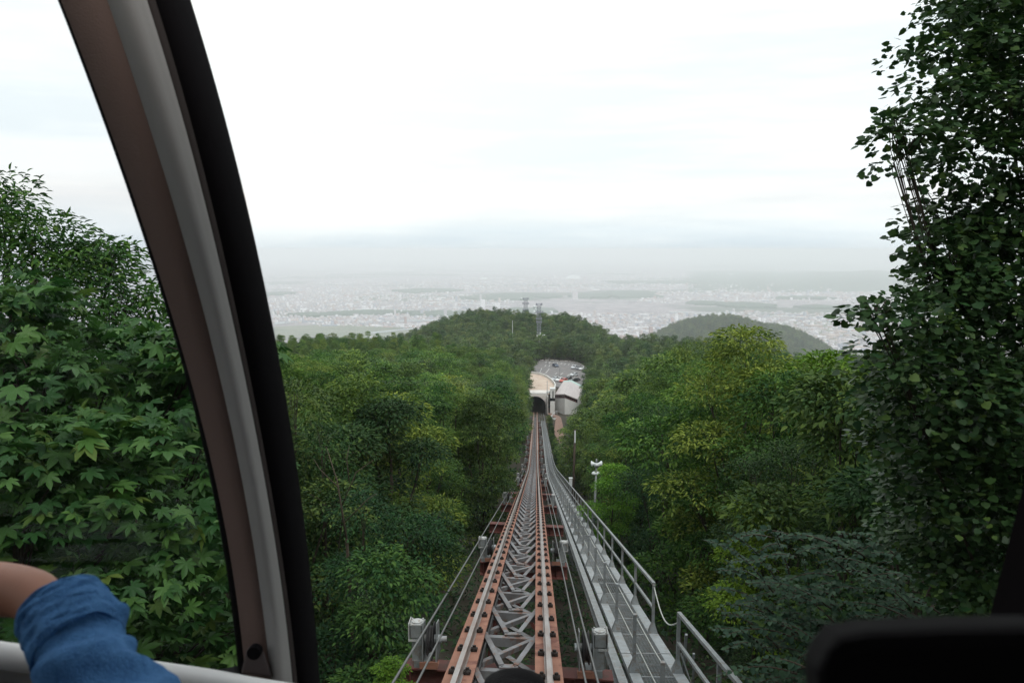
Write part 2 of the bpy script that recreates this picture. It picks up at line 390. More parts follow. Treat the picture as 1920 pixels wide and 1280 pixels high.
def crown_points(g, h, cr_, z0, nl, nspr, lps, rs, lsz, flat=.55, droop=.35, lobes=None, upbias=.55):
    if lobes is None:
        lobes = []
        for i in range(nl):
            t = (i + .5) / nl; a = i * 2.399 + g.uniform(-.4, .4)
            env = cr_ * (math.sin(math.pi * (.16 + .74 * t)) ** .8)
            rr = env * (.35 + .33 * g.random()) * (1 if t < .9 else .3)
            lr = cr_ * g.uniform(.27, .44)
            lobes.append((math.cos(a) * rr, math.sin(a) * rr, z0 + (h - z0 - lr * .5) * t, lr, lr * flat * g.uniform(.85, 1.3)))
        lobes.append((0, 0, z0 + (h - z0) * .45, cr_ * .35, (h - z0) * .30))
    lobes = np.array(lobes)
    wt = lobes[:, 3] ** 2; wt /= wt.sum()
    li = g.choice(len(lobes), nspr, p=wt)
    d = g.normal(size=(nspr, 3)); d[:, 2] = d[:, 2] * .8 + upbias; d /= np.linalg.norm(d, axis=1, keepdims=True)
    rad = g.uniform(.62, 1.0, nspr) ** .6
    out = lobes[li, :3] + d * np.stack([lobes[li, 3], lobes[li, 3], lobes[li, 4]], 1) * rad[:, None]
    n = nspr * lps; sp = np.repeat(out, lps, 0); sd_ = np.repeat(d, lps, 0)
    a = g.uniform(0, 2 * np.pi, n); r = np.sqrt(g.random(n)) * rs
    off = np.stack([np.cos(a) * r, np.sin(a) * r, -droop * r * r / rs + g.normal(size=n) * rs * .12], 1)
    P = sp + off
    D = np.stack([np.cos(a), np.sin(a), -np.full(n, .35)], 1) * .8 + sd_ * .5 + g.normal(size=(n, 3)) * .3
    NR = np.stack([np.cos(a) * .3, np.sin(a) * .3, np.ones(n)], 1) + sd_ * .35 + g.normal(size=(n, 3)) * .32
    S = lsz * g.uniform(.65, 1.2, n)
    tint = np.repeat(g.normal(.45, .17, nspr), lps) + g.normal(size=n) * .10 + .0 * P[:, 2]
    return lobes, out, P, D, NR, S, np.clip(tint, 0, 1)
def limbs(g, lobes, h, trunk_r, tips=None, ntw=0, lean=(0, 0)):
    mb = MB(); top = Vector((lean[0], lean[1], h * .72))
    def tr(t): return Vector((top.x * t * t + math.sin(t * 5) * .08, top.y * t * t, top.z * t))
    mb.tube([tr(i / 7) for i in range(8)], [trunk_r * (1.25 if i == 0 else 1 - .1 * i) for i in range(8)], 8)
    for l in lobes[:14]:
        c = Vector(l[:3]); t = max(.2, min(.9, (c.z / h) * .85 - .12)); s = tr(t); m = (s + c) / 2 + Vector((0, 0, -.12 * (c - s).length))
        r0 = trunk_r * (1 - .7 * t) * .6
        mb.tube([s, s.lerp(m, .6) + Vector((g.uniform(-.1, .1),) * 3), m, c], [r0, r0 * .8, r0 * .6, r0 * .25], 5, False)
        if tips is not None and ntw:
            dd = np.linalg.norm(tips - np.array(l[:3]), axis=1); idx = np.argsort(dd)[:ntw * 3]
            for k in g.choice(idx, min(ntw, len(idx)), replace=False):
                e = Vector(tips[k]); mb.tube([m.lerp(c, g.uniform(.2, 1)), (c + e) / 2 + Vector((0, 0, -.05)), e], [r0 * .25, r0 * .16, .006], 3, False)
    return mb

PROTO = {}
def make_proto(key, seed, h, cr_, z0, nl, nspr, lps, rs, lsz, tm, mt, trunk_r=.13, ntw=0, **kw):
    g = np.random.default_rng(seed)
    lobes, tips, P, D, NR, S, ti = crown_points(g, h, cr_, z0, nl, nspr, lps, rs, lsz, **kw)
    V, Fc, tt = leaves(tm, P, D, NR, S, ti)
    c = np_mesh(key + '_crown', V, Fc, M[mt], tt)
    tk = limbs(g, lobes, h, trunk_r, tips, ntw).mesh(key + '_trunk', M['bark'], True)
    PROTO[key] = (tk, c, h)
ov, rh, rd, pa = tmpl_ovate(), tmpl_rhomb(), tmpl_round(), tmpl_palm()
for i in range(4):     # trees within some forty metres: single leaves
    make_proto('near%d' % i, 100 + i, 9.0, 2.9, 1.2, [15, 18, 16, 14][i], 1050, 16, .36, [.15, .12, .17, .13][i], tmpl_ovate(.55) if i % 2 else tmpl_ovate(.42), 'leaf', ntw=6, droop=.5, flat=.45)
for i in range(5):     # trees further off: coarser leaves
    make_proto('mid%d' % i, 200 + i, 10.0, 3.1, 1.2, 15 + i, 620, 12, .42, .235, rh, 'leaf', ntw=2, droop=.45, flat=.42)
for i in range(4):     # the far wood
    make_proto('far%d' % i, 300 + i, 10.0, 3.4, 1.0, 12 + i, 380, 6, .5, .50, rh, 'leaf_far', flat=.45)
M['leaf_shade'] = leafmat('leaf darkened for shade', (.015, .040, .016), (.034, .074, .024), (.100, .155, .034), trans=.14)  # deep forest shade put into the leaf colour of the near trees
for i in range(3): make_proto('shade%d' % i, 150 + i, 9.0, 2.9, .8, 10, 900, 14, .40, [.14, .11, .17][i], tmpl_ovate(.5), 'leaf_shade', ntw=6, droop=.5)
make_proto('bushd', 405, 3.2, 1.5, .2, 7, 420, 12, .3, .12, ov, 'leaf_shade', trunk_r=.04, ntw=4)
make_proto('bush0', 400, 3.2, 1.5, .2, 7, 420, 12, .3, .13, ov, 'leaf', trunk_r=.04, ntw=4)
make_proto('bush1', 401, 3.0, 1.4, .2, 7, 300, 12, .3, .17, ov, 'leaf_bright', trunk_r=.04, ntw=4)
make_proto('bright', 402, 7.0, 2.4, 1.0, 8, 620, 12, .4, .17, ov, 'leaf_bright', trunk_r=.08, ntw=4)

def place_tree(key, x, y, scale, rot, label, group=None, name='tree', parts=True, z=None, hs=1.0, cat='tree'):
    tk, c, h = PROTO[key]
    zz = (G(x, y) if z is None else z) - .15
    if parts:
        r = thing(name, label, cat, (x, y, zz), group, (0, 0, rot)); r.scale = (scale, scale, scale * hs)
        link('trunk', tk, r); tag(link('crown', c, r), kind='stuff')
    else:
        r = link(name, MERGED[key], None, (x, y, zz), (0, 0, rot), (scale, scale, scale * hs)); tag(r, label, cat, group)
    return r
MERGED = {}
for k in PROTO:
    if k[:3] in ('far', 'mid'):
        tk, c, h = PROTO[k]
        nv = len(tk.vertices); a = np.zeros(nv * 3, dtype=np.float32); tk.vertices.foreach_get('co', a)
        tf = []
        for p in tk.polygons:
            v = list(p.vertices); tf += [(v[0], v[i], v[i + 1]) for i in range(1, len(v) - 1)]
        b = np.zeros(len(c.vertices) * 3, dtype=np.float32); c.vertices.foreach_get('co', b)
        cf = np.zeros(len(c.polygons) * 3, dtype=np.int32); c.loops.foreach_get('vertex_index', cf)
        ti = np.zeros(len(c.vertices), dtype=np.float32); c.attributes['tint'].data.foreach_get('value', ti)
        me = np_mesh(k + '_tree', np.vstack([a.reshape(-1, 3), b.reshape(-1, 3)]), np.vstack([np.array(tf), cf.reshape(-1, 3) + nv]), [M['bark'], c.materials[0]], np.concatenate([np.zeros(nv), ti]))
        mi = np.concatenate([np.zeros(len(tf), dtype=np.int32), np.ones(len(c.polygons), dtype=np.int32)]); me.polygons.foreach_set('material_index', mi)
        MERGED[k] = me

# explicit trees the photograph singles out
EXPL = []
def etree(px, py, D, top, key, scale, label, name='tree', hs=1.0, cat='tree'):
    "tree whose crown top is seen at px,py at distance D"
    p = CP(px, py, D); h = PROTO[key][2]
    zz = p.z - h * scale * hs
    EXPL.append((p.x, p.y, 2.2 * scale))
    return place_tree(key, p.x, p.y, scale, random.uniform(0, 6.28), label, None, name, True, zz, hs, cat)
etree(745, 708, 31, 0, 'near0', 1.12, 'broad bright green tree with the nearest rounded crown left of the track', hs=1.1)
etree(905, 716, 44, 0, 'near2', .95, 'green tree close against the left side of the track', hs=1.2)
etree(640, 765, 23, 0, 'shade2', .9, 'leafy tree just beyond the dark window pillar', hs=1.1)
etree(690, 890, 15.5, 0, 'shade0', .62, 'small tree with broad pale leaf clusters low at the left of the track', hs=1.1)
etree(1330, 690, 27, 0, 'near2', 1.15, 'tall leafy tree with light layered sprays right of the loudspeaker post', hs=1.15)
etree(1470, 655, 22, 0, 'near0', 1.05, 'light green tree behind the dark overhanging tree', hs=1.15)
etree(1600, 640, 15, 0, 'shade2', .95, 'mid green tree directly below the dark overhanging branches', hs=1.15)
etree(1285, 628, 62, 0, 'near1', 1.35, 'tall crown standing up on the skyline just left of the round hazy hill', hs=1.1)
etree(1350, 622, 54, 0, 'near3', 1.3, 'tall feathery crown overlapping the round hazy hill', hs=1.15)
etree(1445, 650, 44, 0, 'near0', 1.2, 'broad crown below the right flank of the round hazy hill', hs=1.1)
etree(1545, 626, 30, 0, 'bright', 1.25, 'tree rising right beside the edge of the dark overhanging tree', hs=1.2)
etree(1180, 800, 41, 0, 'shade0', .9, 'dark green tree behind the loudspeaker post', hs=1.05)
etree(1150, 858, 36, 0, 'bright', .62, 'bright yellow green tree right behind the loudspeaker post', hs=1.0)
etree(1425, 905, 17, 0, 'bright', .5, 'bright yellow green young tree in the shade at the right', hs=1.1)
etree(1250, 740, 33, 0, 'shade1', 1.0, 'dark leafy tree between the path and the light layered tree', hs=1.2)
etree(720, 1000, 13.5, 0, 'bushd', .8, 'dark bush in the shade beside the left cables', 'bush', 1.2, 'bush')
etree(735, 1205, 10, 0, 'bush1', .22, 'low bright leaved bush by the left cable sheave', 'bush', 1.0, 'bush')
etree(1176, 624, 470, 0, 'far1', 1.0, 'round topped lone tree standing clear beyond the car park')
etree(1148, 626, 455, 0, 'far2', 1.0, 'dark round tree at the end of the ridge beyond the car park')
etree(1210, 634, 480, 0, 'far0', .9, 'dark tree right of the round topped lone tree')

# the forest: every other tree
cand = []
LOTP = [PZ(px, py, -49.38) for px, py in ((1008, 674), (1040, 674.5), (1066, 676), (1086, 679), (1104, 689), (1112, 702), (1108, 718), (1060, 735), (1020, 712), (994, 706), (982, 701), (986, 687))]
def inpoly(x, y):
    r = False; n = len(LOTP)
    for i in range(n):
        a, b = LOTP[i], LOTP[i - 1]
        if (a.y > y) != (b.y > y) and x < (b.x - a.x) * (y - a.y) / (b.y - a.y) + a.x: r = not r
    return r
def clear(x, y, r):
    if y < 262:
        if x < 0 and -x < (1.2 + r * .5 if y > 150 else 1.7 + r * .62 if y > 60 else 2.4 + r * .7): return False
        if x > 0 and x < (3.0 if y > 60 else 3.4) + r * .8: return False
        if y > 135 and abs(x - 6.2) < 1.9 + r * .8: return False
        if x > 0 and x < 7 and y > 120 and y < 262: return False
    if 238 < y < 300 and -3 < x < 19 and not (x > 15.5 and y < 275): return False
    if 285 < y < 392:
        if inpoly(x, y): return False
    if 384 < y < 432:
        pr = project((x, y, G(x, y) + 8.5))
        if pr and abs(pr[0] - 1011) < 15 and pr[1] < 641: return False
        if pr and abs(pr[0] - 1168) < 17 and y < 431: return False
    if 255 < y < 330:
        pr = project((x, y, -49.5))
        if pr and 996 < pr[0] < 1098: return False
    return True
def rnd(a, b): return random.uniform(a, b)
y = -14.0
while y < 2420:
    if y < 60: st = 3.3
    elif y < 262: st = 4.3
    elif y < 620: st = 5.2
    else: st = 12.0
    if 625 < y < 1700: y += st; continue
    x0, x1 = -.42 * max(y, 12) - 12, .42 * max(y, 12) + 12
    if y < 14: x0, x1 = -20, 20
    x = x0
    while x < x1:
        xx, yy = x + rnd(-.4, .4) * st, y + rnd(-.4, .4) * st; x += st
        z = G(xx, yy)
        if z < (-175 if yy < 700 else -300): continue
        sc_ = rnd(.75, 1.28) if yy < 262 else rnd(.85, 1.15) if yy < 700 else rnd(2.0, 2.6)
        if yy < 14: sc_ *= .8
        r = 2.9 * sc_
        if not clear(xx, yy, r): continue
        if yy < 30 and abs(xx) < 14: 
            if yy < 11: continue
        if any((xx - a) ** 2 + (yy - b) ** 2 < (rr * .75) ** 2 for a, b, rr in EXPL): continue
        pr = project((xx, yy, z + 7))
        if pr is None:
            if yy > 4: continue
            px_, dep = 960, 30
        else:
            px_, dep = pr[0], pr[2]
            if px_ < -260 - 900 / max(dep, 1) * 3 or px_ > 2180 + 900 / max(dep, 1) * 3: continue
        cand.append([dep, xx, yy, z, sc_])
    y += st
cand.sort(key=lambda c: c[0])
ORD = 'nearest second third fourth fifth sixth seventh eighth ninth tenth eleventh twelfth thirteenth fourteenth fifteenth sixteenth seventeenth eighteenth nineteenth twentieth twenty-first twenty-second twenty-third'.split()
def zone(c):
    _, x, y, z, s = c
    if y > 900: return ('tree of the hazy round hill beyond the forest on the right', 'trees on the round hill')
    if y > 255: return ('tree of the wooded ridge behind the station and car park', 'trees on the ridge behind the station') if y > 385 else ('tree in the wood beside the station and car park', 'trees beside the station')
    sd2 = 'left' if x < 0 else 'right'; row = ORD[min(int(max(abs(x) - 3, 0) / 3.9), 12)]; pr_ = ORD[max(0, min(22, round((y - 11) / 10.45)))]
    lb = 'leafy forest tree, %s row out %s of the track, level with the %s pier' % (row, sd2, pr_)
    if y < 4: lb = 'forest tree on the slope %s of the cable car, %s row out' % (sd2, row)
    return (lb, 'forest trees %s of the track' % sd2)
fpts = []
nind = 0
for c in cand:
    dep, x, y, z, s = c
    if y < 21: keys = ('shade0', 'shade1', 'shade2')  # nearest trees take the leaves darkened as if in deep shade
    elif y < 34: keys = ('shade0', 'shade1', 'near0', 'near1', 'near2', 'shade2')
    elif y < 58: keys = ('near0', 'near1', 'near2', 'near3')
    elif y < 262: keys = ('mid0', 'mid1', 'mid2', 'mid3', 'mid4')
    else: keys = ('far0', 'far1', 'far2', 'far3')
    k = random.choice(keys); hs = rnd(.92, 1.2)
    if y < 58: hs *= 1.05
    rot = rnd(0, 6.28)
    if y < 262:
        kh = PROTO[k][2]; lim = 2.68 - .1195 * math.hypot(x, y) + rnd(-3.8, .6) * (1 if y > 30 else .6) + (1.0 if x > 0 else 0) * sst(60, 20, y)
        hmax = max(3.5, lim - z); s = min(s, hmax / (kh * hs))
        if s < .5: hs *= .5 / s * .8; s = .5
        pt = project((x, y, z + kh * s * hs * .9))
        if pt and x > 0 and y > 90 and 1030 < pt[0] < 1100 and pt[1] < 757: continue
    if nind < 282:
        lb, gp = zone(c); place_tree(k, x, y, s, rot, lb, gp, 'tree', nind < 110 or k[:4] in ('near', 'shad'), None, hs); nind += 1
    else: fpts.append((x, y, z - .15, rot, s, s * hs, (int(k[-1]) if k[:3] == 'far' else 4 + int(k[-1]) if k[:3] == 'mid' else 4)))
for i, (x, y, s_) in enumerate(((-9.5, 2.5, 1.25), (-7.5, -3.5, 1.2), (-12, 6, 1.3), (9.0, 3.0, 1.3), (8.0, -3.0, 1.25), (12, 8, 1.3), (-5.5, -9, 1.1), (6, -9, 1.1))):  # unseen tall trees added to block sky light from the near foliage
    place_tree('near%d' % (i % 4), x, y, s_, i * 1.3, 'unseen tall tree added for shade by the cable car, %s from the front on the %s side' % (ORD[[1, 2, 0, 1, 2, 0, 3, 3][i]], 'left' if x < 0 else 'right'), 'added shade trees beside the cable car', hs=1.25)
for i in range(34):
    yy = 112 + i * 3.4; xx = 4.0 + rnd(-.25, .3)
    place_tree(('bushd', 'bush0', 'bushd')[i % 3], xx, yy, rnd(.45, .75), rnd(0, 6), 'low bush between the walkway and the brown path, %s of the strip' % ('near end' if i < 11 else 'middle' if i < 23 else 'far end'), 'bushes between walkway and path', 'bush', True, None, 1.0, 'bush')
for i in range(16):
    px, py = rnd(590, 770), rnd(1060, 1330); p = CP(px, py, rnd(9.5, 13)); 
    if p.x > -2.2: p.x = -2.4 - rnd(0, .8)
    place_tree(('bushd', 'bush0', 'bushd', 'bush1')[i % 4], p.x, p.y, rnd(.22, .42), rnd(0, 6), 'low leafy bush in the undergrowth between the window pillar and the left cable sheave', 'undergrowth bushes left of the track', 'bush', True, None, rnd(.8, 1.6), 'bush')
dr = thing('dead_sapling', 'leafless pale sapling leaning out of the foliage left of the track', 'tree', tuple(CP(650, 1010, 15)))
db = Vector(dr.location)
for a_, nm in ((((650, 1010), (632, 900), (612, 838)), 'stem'), (((640, 950), (668, 885), (700, 862)), 'branch'), (((636, 915), (600, 880), (588, 860)), 'branch'), (((645, 980), (690, 935), (706, 925)), 'branch'), (((655, 905), (650, 860), (655, 836)), 'branch')):
    m = MB(); m.tube([CP(px, py, 14.2) - db for px, py in a_], [.022, .014, .005] if nm == 'stem' else [.012, .008, .004], 5); m.build(nm, M['twig'], dr, True)
m = MB(); m.tube([Vector((0, 0, 0)), Vector((.1, .2, G(db.x, db.y) - db.z - .2))], [.03, .05], 5); m.build('stem', M['twig'], dr)
# the remaining trees: one mass
pc = bpy.data.collections.new('forest_kinds')
for i in range(4): pc.objects.link(bpy.data.objects.new('kind_%02d' % i, MERGED['far%d' % i]))
for i in range(5): pc.objects.link(bpy.data.objects.new('kind_%02d' % (4 + i), MERGED['mid%d' % i]))
def scatter(name, pts, coll):
    me = bpy.data.meshes.new(name); me.from_pydata([p[:3] for p in pts], [], [])
    a = me.attributes.new('rot', 'FLOAT_VECTOR', 'POINT'); a.data.foreach_set('vector', [q for p in pts for q in (0, 0, p[3])])
    a = me.attributes.new('scl', 'FLOAT_VECTOR', 'POINT'); a.data.foreach_set('vector', [q for p in pts for q in (p[4], p[4], p[5])])
    a = me.attributes.new('idx', 'INT', 'POINT'); a.data.foreach_set('value', [p[6] for p in pts])
    o = link(name, me)
    ng = bpy.data.node_groups.new(name, 'GeometryNodeTree')
    ng.interface.new_socket('Geometry', in_out='INPUT', socket_type='NodeSocketGeometry'); ng.interface.new_socket('Geometry', in_out='OUTPUT', socket_type='NodeSocketGeometry')
    gi = ng.nodes.new('NodeGroupInput'); go = ng.nodes.new('NodeGroupOutput')
    ip = ng.nodes.new('GeometryNodeInstanceOnPoints'); ci = ng.nodes.new('GeometryNodeCollectionInfo')
    ci.inputs['Collection'].default_value = coll; ci.inputs['Separate Children'].default_value = True; ci.inputs['Reset Children'].default_value = True
    def na(nm, ty):
        q = ng.nodes.new('GeometryNodeInputNamedAttribute'); q.data_type = ty; q.inputs['Name'].default_value = nm; return next(s for s in q.outputs if s.enabled and s.name == 'Attribute')
    ip.inputs['Pick Instance'].default_value = True
    lk = ng.links.new
    lk(gi.outputs[0], ip.inputs['Points']); lk(ci.outputs[0], ip.inputs['Instance']); lk(na('idx', 'INT'), ip.inputs['Instance Index'])
    e2 = ng.nodes.new('FunctionNodeEulerToRotation'); lk(na('rot', 'FLOAT_VECTOR'), e2.inputs[0]); lk(e2.outputs[0], ip.inputs['Rotation'])
    lk(na('scl', 'FLOAT_VECTOR'), ip.inputs['Scale']); lk(ip.outputs[0], go.inputs[0])
    md = o.modifiers.new('scatter', 'NODES'); md.node_group = ng
    return o
tag(scatter('forest', fpts, pc), kind='stuff')
print('TREES individual', nind, 'mass', len(fpts))

# undergrowth below and beside the track
g = np.random.default_rng(55)
P = []
for _ in range(2600):
    yy = 5 + 62 * g.random() ** 1.6; xx = g.uniform(-9, 9); P.append((xx, yy))
base = np.array([(a, b, G(a, b)) for a, b in P]); lps = 16
sp = np.repeat(base, lps, 0); n = len(sp); a = g.uniform(0, 2 * np.pi, n); r = np.sqrt(g.random(n)) * .45; hh = np.repeat(g.uniform(.15, .9, len(P)), lps)
PP = sp + np.stack([np.cos(a) * r, np.sin(a) * r, hh * g.uniform(.6, 1.1, n) - r * .3], 1)
DD = np.stack([np.cos(a), np.sin(a), -.3 * np.ones(n)], 1) + g.normal(size=(n, 3)) * .3
NN = np.stack([np.zeros(n), np.zeros(n), np.ones(n)], 1) + g.normal(size=(n, 3)) * .35
V, Fc, tt = leaves(ov, PP, DD, NN, g.uniform(.09, .24, n), np.clip(np.repeat(g.normal(.4, .2, len(P)), lps) + g.normal(size=n) * .1, 0, 1))
tag(link('undergrowth', np_mesh('undergrowth', V, Fc, M['leaf_ground'], tt)), kind='stuff')

# ------------------------------------------------------------------ hero trees beside the car
def hero(name, label, base, lobes, h, nspr, lps, rs, lsz, tm, mt, nleaf, seed, droop=.35, trunk_r=.16, ntw=8, upbias=.2, cat='tree', leafname='leaf', wild=0):
    g = np.random.default_rng(seed)
    root = thing(name, label, cat, base)
    lb, tips, P, D, NR, S, ti = crown_points(g, h, 1, 1, 0, nspr, lps, rs, lsz, lobes=[tuple(Vector(l[:3]) - Vector(base)) + tuple(l[3:]) for l in lobes], droop=droop, upbias=upbias)
    NR = NR + g.normal(size=NR.shape) * wild; D = D + g.normal(size=D.shape) * wild * .6
    S = S * g.uniform(1 - wild, 1.12, len(S))
    W = P + np.array(base); q = (W - np.array(CAM)) @ np.array(CM)
    vis = (q[:, 2] < -1) & (np.abs(q[:, 0] / -q[:, 2]) < .66) & (np.abs(q[:, 1] / -q[:, 2]) < .45)
    keep = ~((q[:, 2] > -2.6) & (np.abs(W[:, 0]) < 3.2))            # nothing grows into the car
    P, D, NR, S, ti, vis, q = P[keep], D[keep], NR[keep], S[keep], ti[keep], vis[keep], q[keep]
    score = np.where(vis, S / -q[:, 2], 0) * (1 + .5 * g.random(len(S)))
    top = np.argsort(-score)[:nleaf]; rest = np.setdiff1d(np.arange(len(P)), top)
    V, Fc, tt = leaves(tm, P[rest], D[rest], NR[rest], S[rest], ti[rest])
    tag(link('foliage', np_mesh(name + '_foliage', V, Fc, M[mt], tt), root), kind='stuff')
    var = [np_mesh('%s_leaf%d' % (name, k), tm[0], tm[1], M[mt], np.full(len(tm[0]), .25 + .12 * k)) for k in range(4)]
    for i in top:
        d = Vector(D[i]).normalized(); nn = Vector(NR[i]); nn = (nn - d * nn.dot(d)).normalized(); s_ = d.cross(nn)
        o = bpy.data.objects.new(leafname, var[int(np.clip((ti[i] - .2) * 8, 0, 3))]); COL.objects.link(o); o.parent = root
        m = Matrix((s_, d, nn)).transposed().to_4x4(); m.translation = Vector(P[i]); o.matrix_local = m @ Matrix.Scale(S[i], 4)
    limbs(g, lb[::3], h, trunk_r, tips, ntw).build('trunk', M['bark'], root, True)
    return root
def lobe_px(px, py, d, rpx, fl=.6):
    p = CP(px, py, d); r = rpx / F * d; return (p.x, p.y, p.z, r, r * fl)
# left: the palmate leaved tree filling the side window
gL = random.Random(4)
Lb = [lobe_px(*a) for a in ((20, 560, 8.6, 120, .4), (190, 640, 8.8, 120, .4), (330, 700, 9.4, 110, .4), (60, 690, 7.8, 140, .3), (280, 790, 7.8, 120, .35), (60, 800, 7.2, 140, .3),
      (400, 850, 8.6, 110, .4), (150, 900, 7.4, 140, .3), (330, 960, 7.6, 120, .3), (30, 980, 7.0, 140, .3), (220, 1050, 7.2, 130, .3), (400, 1080, 8.4, 110, .4), (-160, 640, 8, 240, .6), (-160, 900, 7.6, 240, .6), (120, 1180, 7.4, 160, .3), (350, 1200, 8.4, 140, .4), (100, 1310, 7.4, 200, .4))]
Lb += [lobe_px(gL.uniform(-60, 430), gL.uniform(580, 1300), gL.uniform(8.8, 10.2), gL.uniform(70, 130), .35) for _ in range(26)]
bz = CP(60, 900, 9.6)
hero('palmate_leaf_tree', 'tree with big seven lobed palmate leaves filling the side window at the left', (bz.x - .6, bz.y, G(bz.x, bz.y) - .1), Lb, bz.z - G(bz.x, bz.y) + 5, 1250, 6, .34, .205, pa, 'leaf_aralia', 290, 11, droop=.6, upbias=.6, wild=.3)
# left: finer leaved trees behind it, on the skyline
Lb = [lobe_px(*a) for a in ((0, 370, 15, 70, .9), (90, 425, 15, 50, .6), (205, 462, 15.2, 36, .4), (60, 450, 15, 100, .7), (10, 520, 15, 140, .7), (130, 540, 15, 120, .6), (215, 475, 15.5, 34, .5), (185, 500, 15.5, 60, .6), (225, 455, 15.5, 26, .4), (240, 560, 15, 90, .6), (150, 480, 15, 70, .5), (290, 570, 15.5, 60, .6), (300, 600, 16, 80, .6), (340, 680, 16, 110, .7), (-120, 430, 15, 150, .9), (100, 650, 14.5, 150, .6))]
bz = CP(40, 560, 15.5)
hero('slender_leaf_tree', 'fine leaved tree rising highest on the skyline behind the palmate leaved tree', (bz.x, bz.y, G(bz.x, bz.y) - .1), Lb, bz.z - G(bz.x, bz.y) + 2, 1150, 12, .42, .15, tmpl_ovate(.38), 'leaf', 60, 12, droop=.5)
# right: dark linden overhanging the car
Lb = [lobe_px(*a) for a in ((1860, -40, 6.6, 110, .7), (1830, 70, 6.4, 70, .6), (1765, 150, 6.2, 60, .6), (1890, 180, 6.4, 110, .7), (1720, 235, 6.0, 60, .6), (1830, 290, 6.4, 90, .7), (1675, 305, 6.0, 26, .6), (1920, 400, 6.6, 110, .7),
      (1830, 430, 6.4, 60, .6), (1770, 385, 6.6, 50, .7), (1750, 430, 6.3, 42, .7), (1755, 475, 6.3, 45, .6), (1680, 225, 6.0, 30, .5), (1730, 85, 6.2, 34, .5), (1800, 10, 6.3, 50, .6), (1790, 510, 6.2, 70, .6), (1870, 560, 6.4, 120, .7), (1720, 580, 6.0, 70, .6), (1640, 575, 5.8, 34, .5), (1670, 660, 6.0, 60, .6), (1780, 700, 6.2, 130, .7), (1900, 760, 6.4, 160, .7), (1720, 800, 6.4, 80, .6), (1830, 900, 6.6, 140, .7),
      (2040, 100, 6.6, 190, .9), (2040, 480, 6.6, 220, .9), (2040, 880, 6.8, 220, .9), (1900, 1050, 7, 160, .7), (1760, 980, 7.4, 90, .6))]
bz = CP(2080, 700, 7.6)
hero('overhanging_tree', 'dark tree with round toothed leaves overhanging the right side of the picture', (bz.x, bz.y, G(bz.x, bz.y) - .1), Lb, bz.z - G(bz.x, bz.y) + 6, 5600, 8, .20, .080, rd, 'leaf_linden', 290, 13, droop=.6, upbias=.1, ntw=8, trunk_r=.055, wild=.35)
# a few leaves on thin shoots standing out against the sky
# lower right: shrub with opposite leaves on long shoots
def shoot_shrub(name, label, base, shoots, lsz, mt, seed):
    g = np.random.default_rng(seed); root = thing(name, label, 'shrub', base); P = []; D = []; NR = []; S = []; tb = MB()
    for (a, b) in shoots:
        a, b = Vector(a), Vector(b); nseg = 12; pts = []
        sag = (b - a).length * .12
        for i in range(nseg + 1):
            t = i / nseg; pts.append(a.lerp(b, t) + Vector((0, 0, sag * math.sin(t * math.pi))) - Vector(base))
        tb.tube(pts, [.012 * (1 - .8 * i / nseg) for i in range(nseg + 1)], 4)
        d = (b - a).normalized(); sd_ = d.cross(Vector((0, 0, 1))).normalized()
        nleaf = int((b - a).length / (lsz * .62))
        for k in range(nleaf):
            t = .12 + .88 * k / nleaf; i = min(nseg - 1, int(t * nseg)); p = pts[i].lerp(pts[i + 1], t * nseg - i)
            for sgn in (-1, 1):
                P.append(p); D.append(d * .55 + sd_ * sgn + Vector(g.normal(size=3)) * .25 + Vector((0, 0, -.15))); NR.append(Vector((0, 0, 1)) + Vector(g.normal(size=3)) * .38 - sd_ * sgn * .25); S.append(lsz * g.uniform(.75, 1.15) * (1.1 - .4 * t))
    P, D, NR, S = map(np.array, (P, D, NR, S)); ti = np.clip(g.normal(.5, .2, len(P)), 0, 1)
    V, Fc, tt = leaves(tmpl_ovate(.78), P, D, NR, S, ti)
    tag(link('foliage', np_mesh(name + '_foliage', V, Fc, M[mt], tt), root), kind='stuff')
    tb.build('stem', M['twig'], root, True)
sh = []; g = np.random.default_rng(5)
o_ = CP(1500, 1330, 9.3)
for i in range(105):
    px, py = g.uniform(1335, 1660), g.uniform(1000, 1290)
    if px < 1335 + max(0, 1085 - py) * .25: continue
    e_ = CP(px, py, g.uniform(8.2, 9.8)); s_ = e_ + Vector((g.uniform(.45, .95), g.uniform(-.2, .5), g.uniform(-.35, .05))); sh.append((s_, e_))
for (a, b) in (((1450, 1110, 9.2), (1318, 1012, 8.9)), ((1470, 1110, 9.2), (1365, 1000, 9)), ((1490, 1110, 9.2), (1440, 985, 9.2)), ((1450, 1150, 9), (1335, 1105, 8.8)), ((1440, 1220, 9), (1330, 1180, 8.6)), ((1520, 1120, 9.2), (1500, 1030, 9.2))):
    sh.append((CP(*a), CP(*b)))
for i in range(5): sh.append((Vector((o_.x + .1 * i, o_.y, G(o_.x, o_.y))), CP(1440 + 40 * i, 1130, 9)))
shoot_shrub('arching_shrub', 'blue green shrub with paired leaves on long arching shoots below the railing', (o_.x, o_.y, G(o_.x, o_.y)), sh, .105, 'leaf_elm', 3)

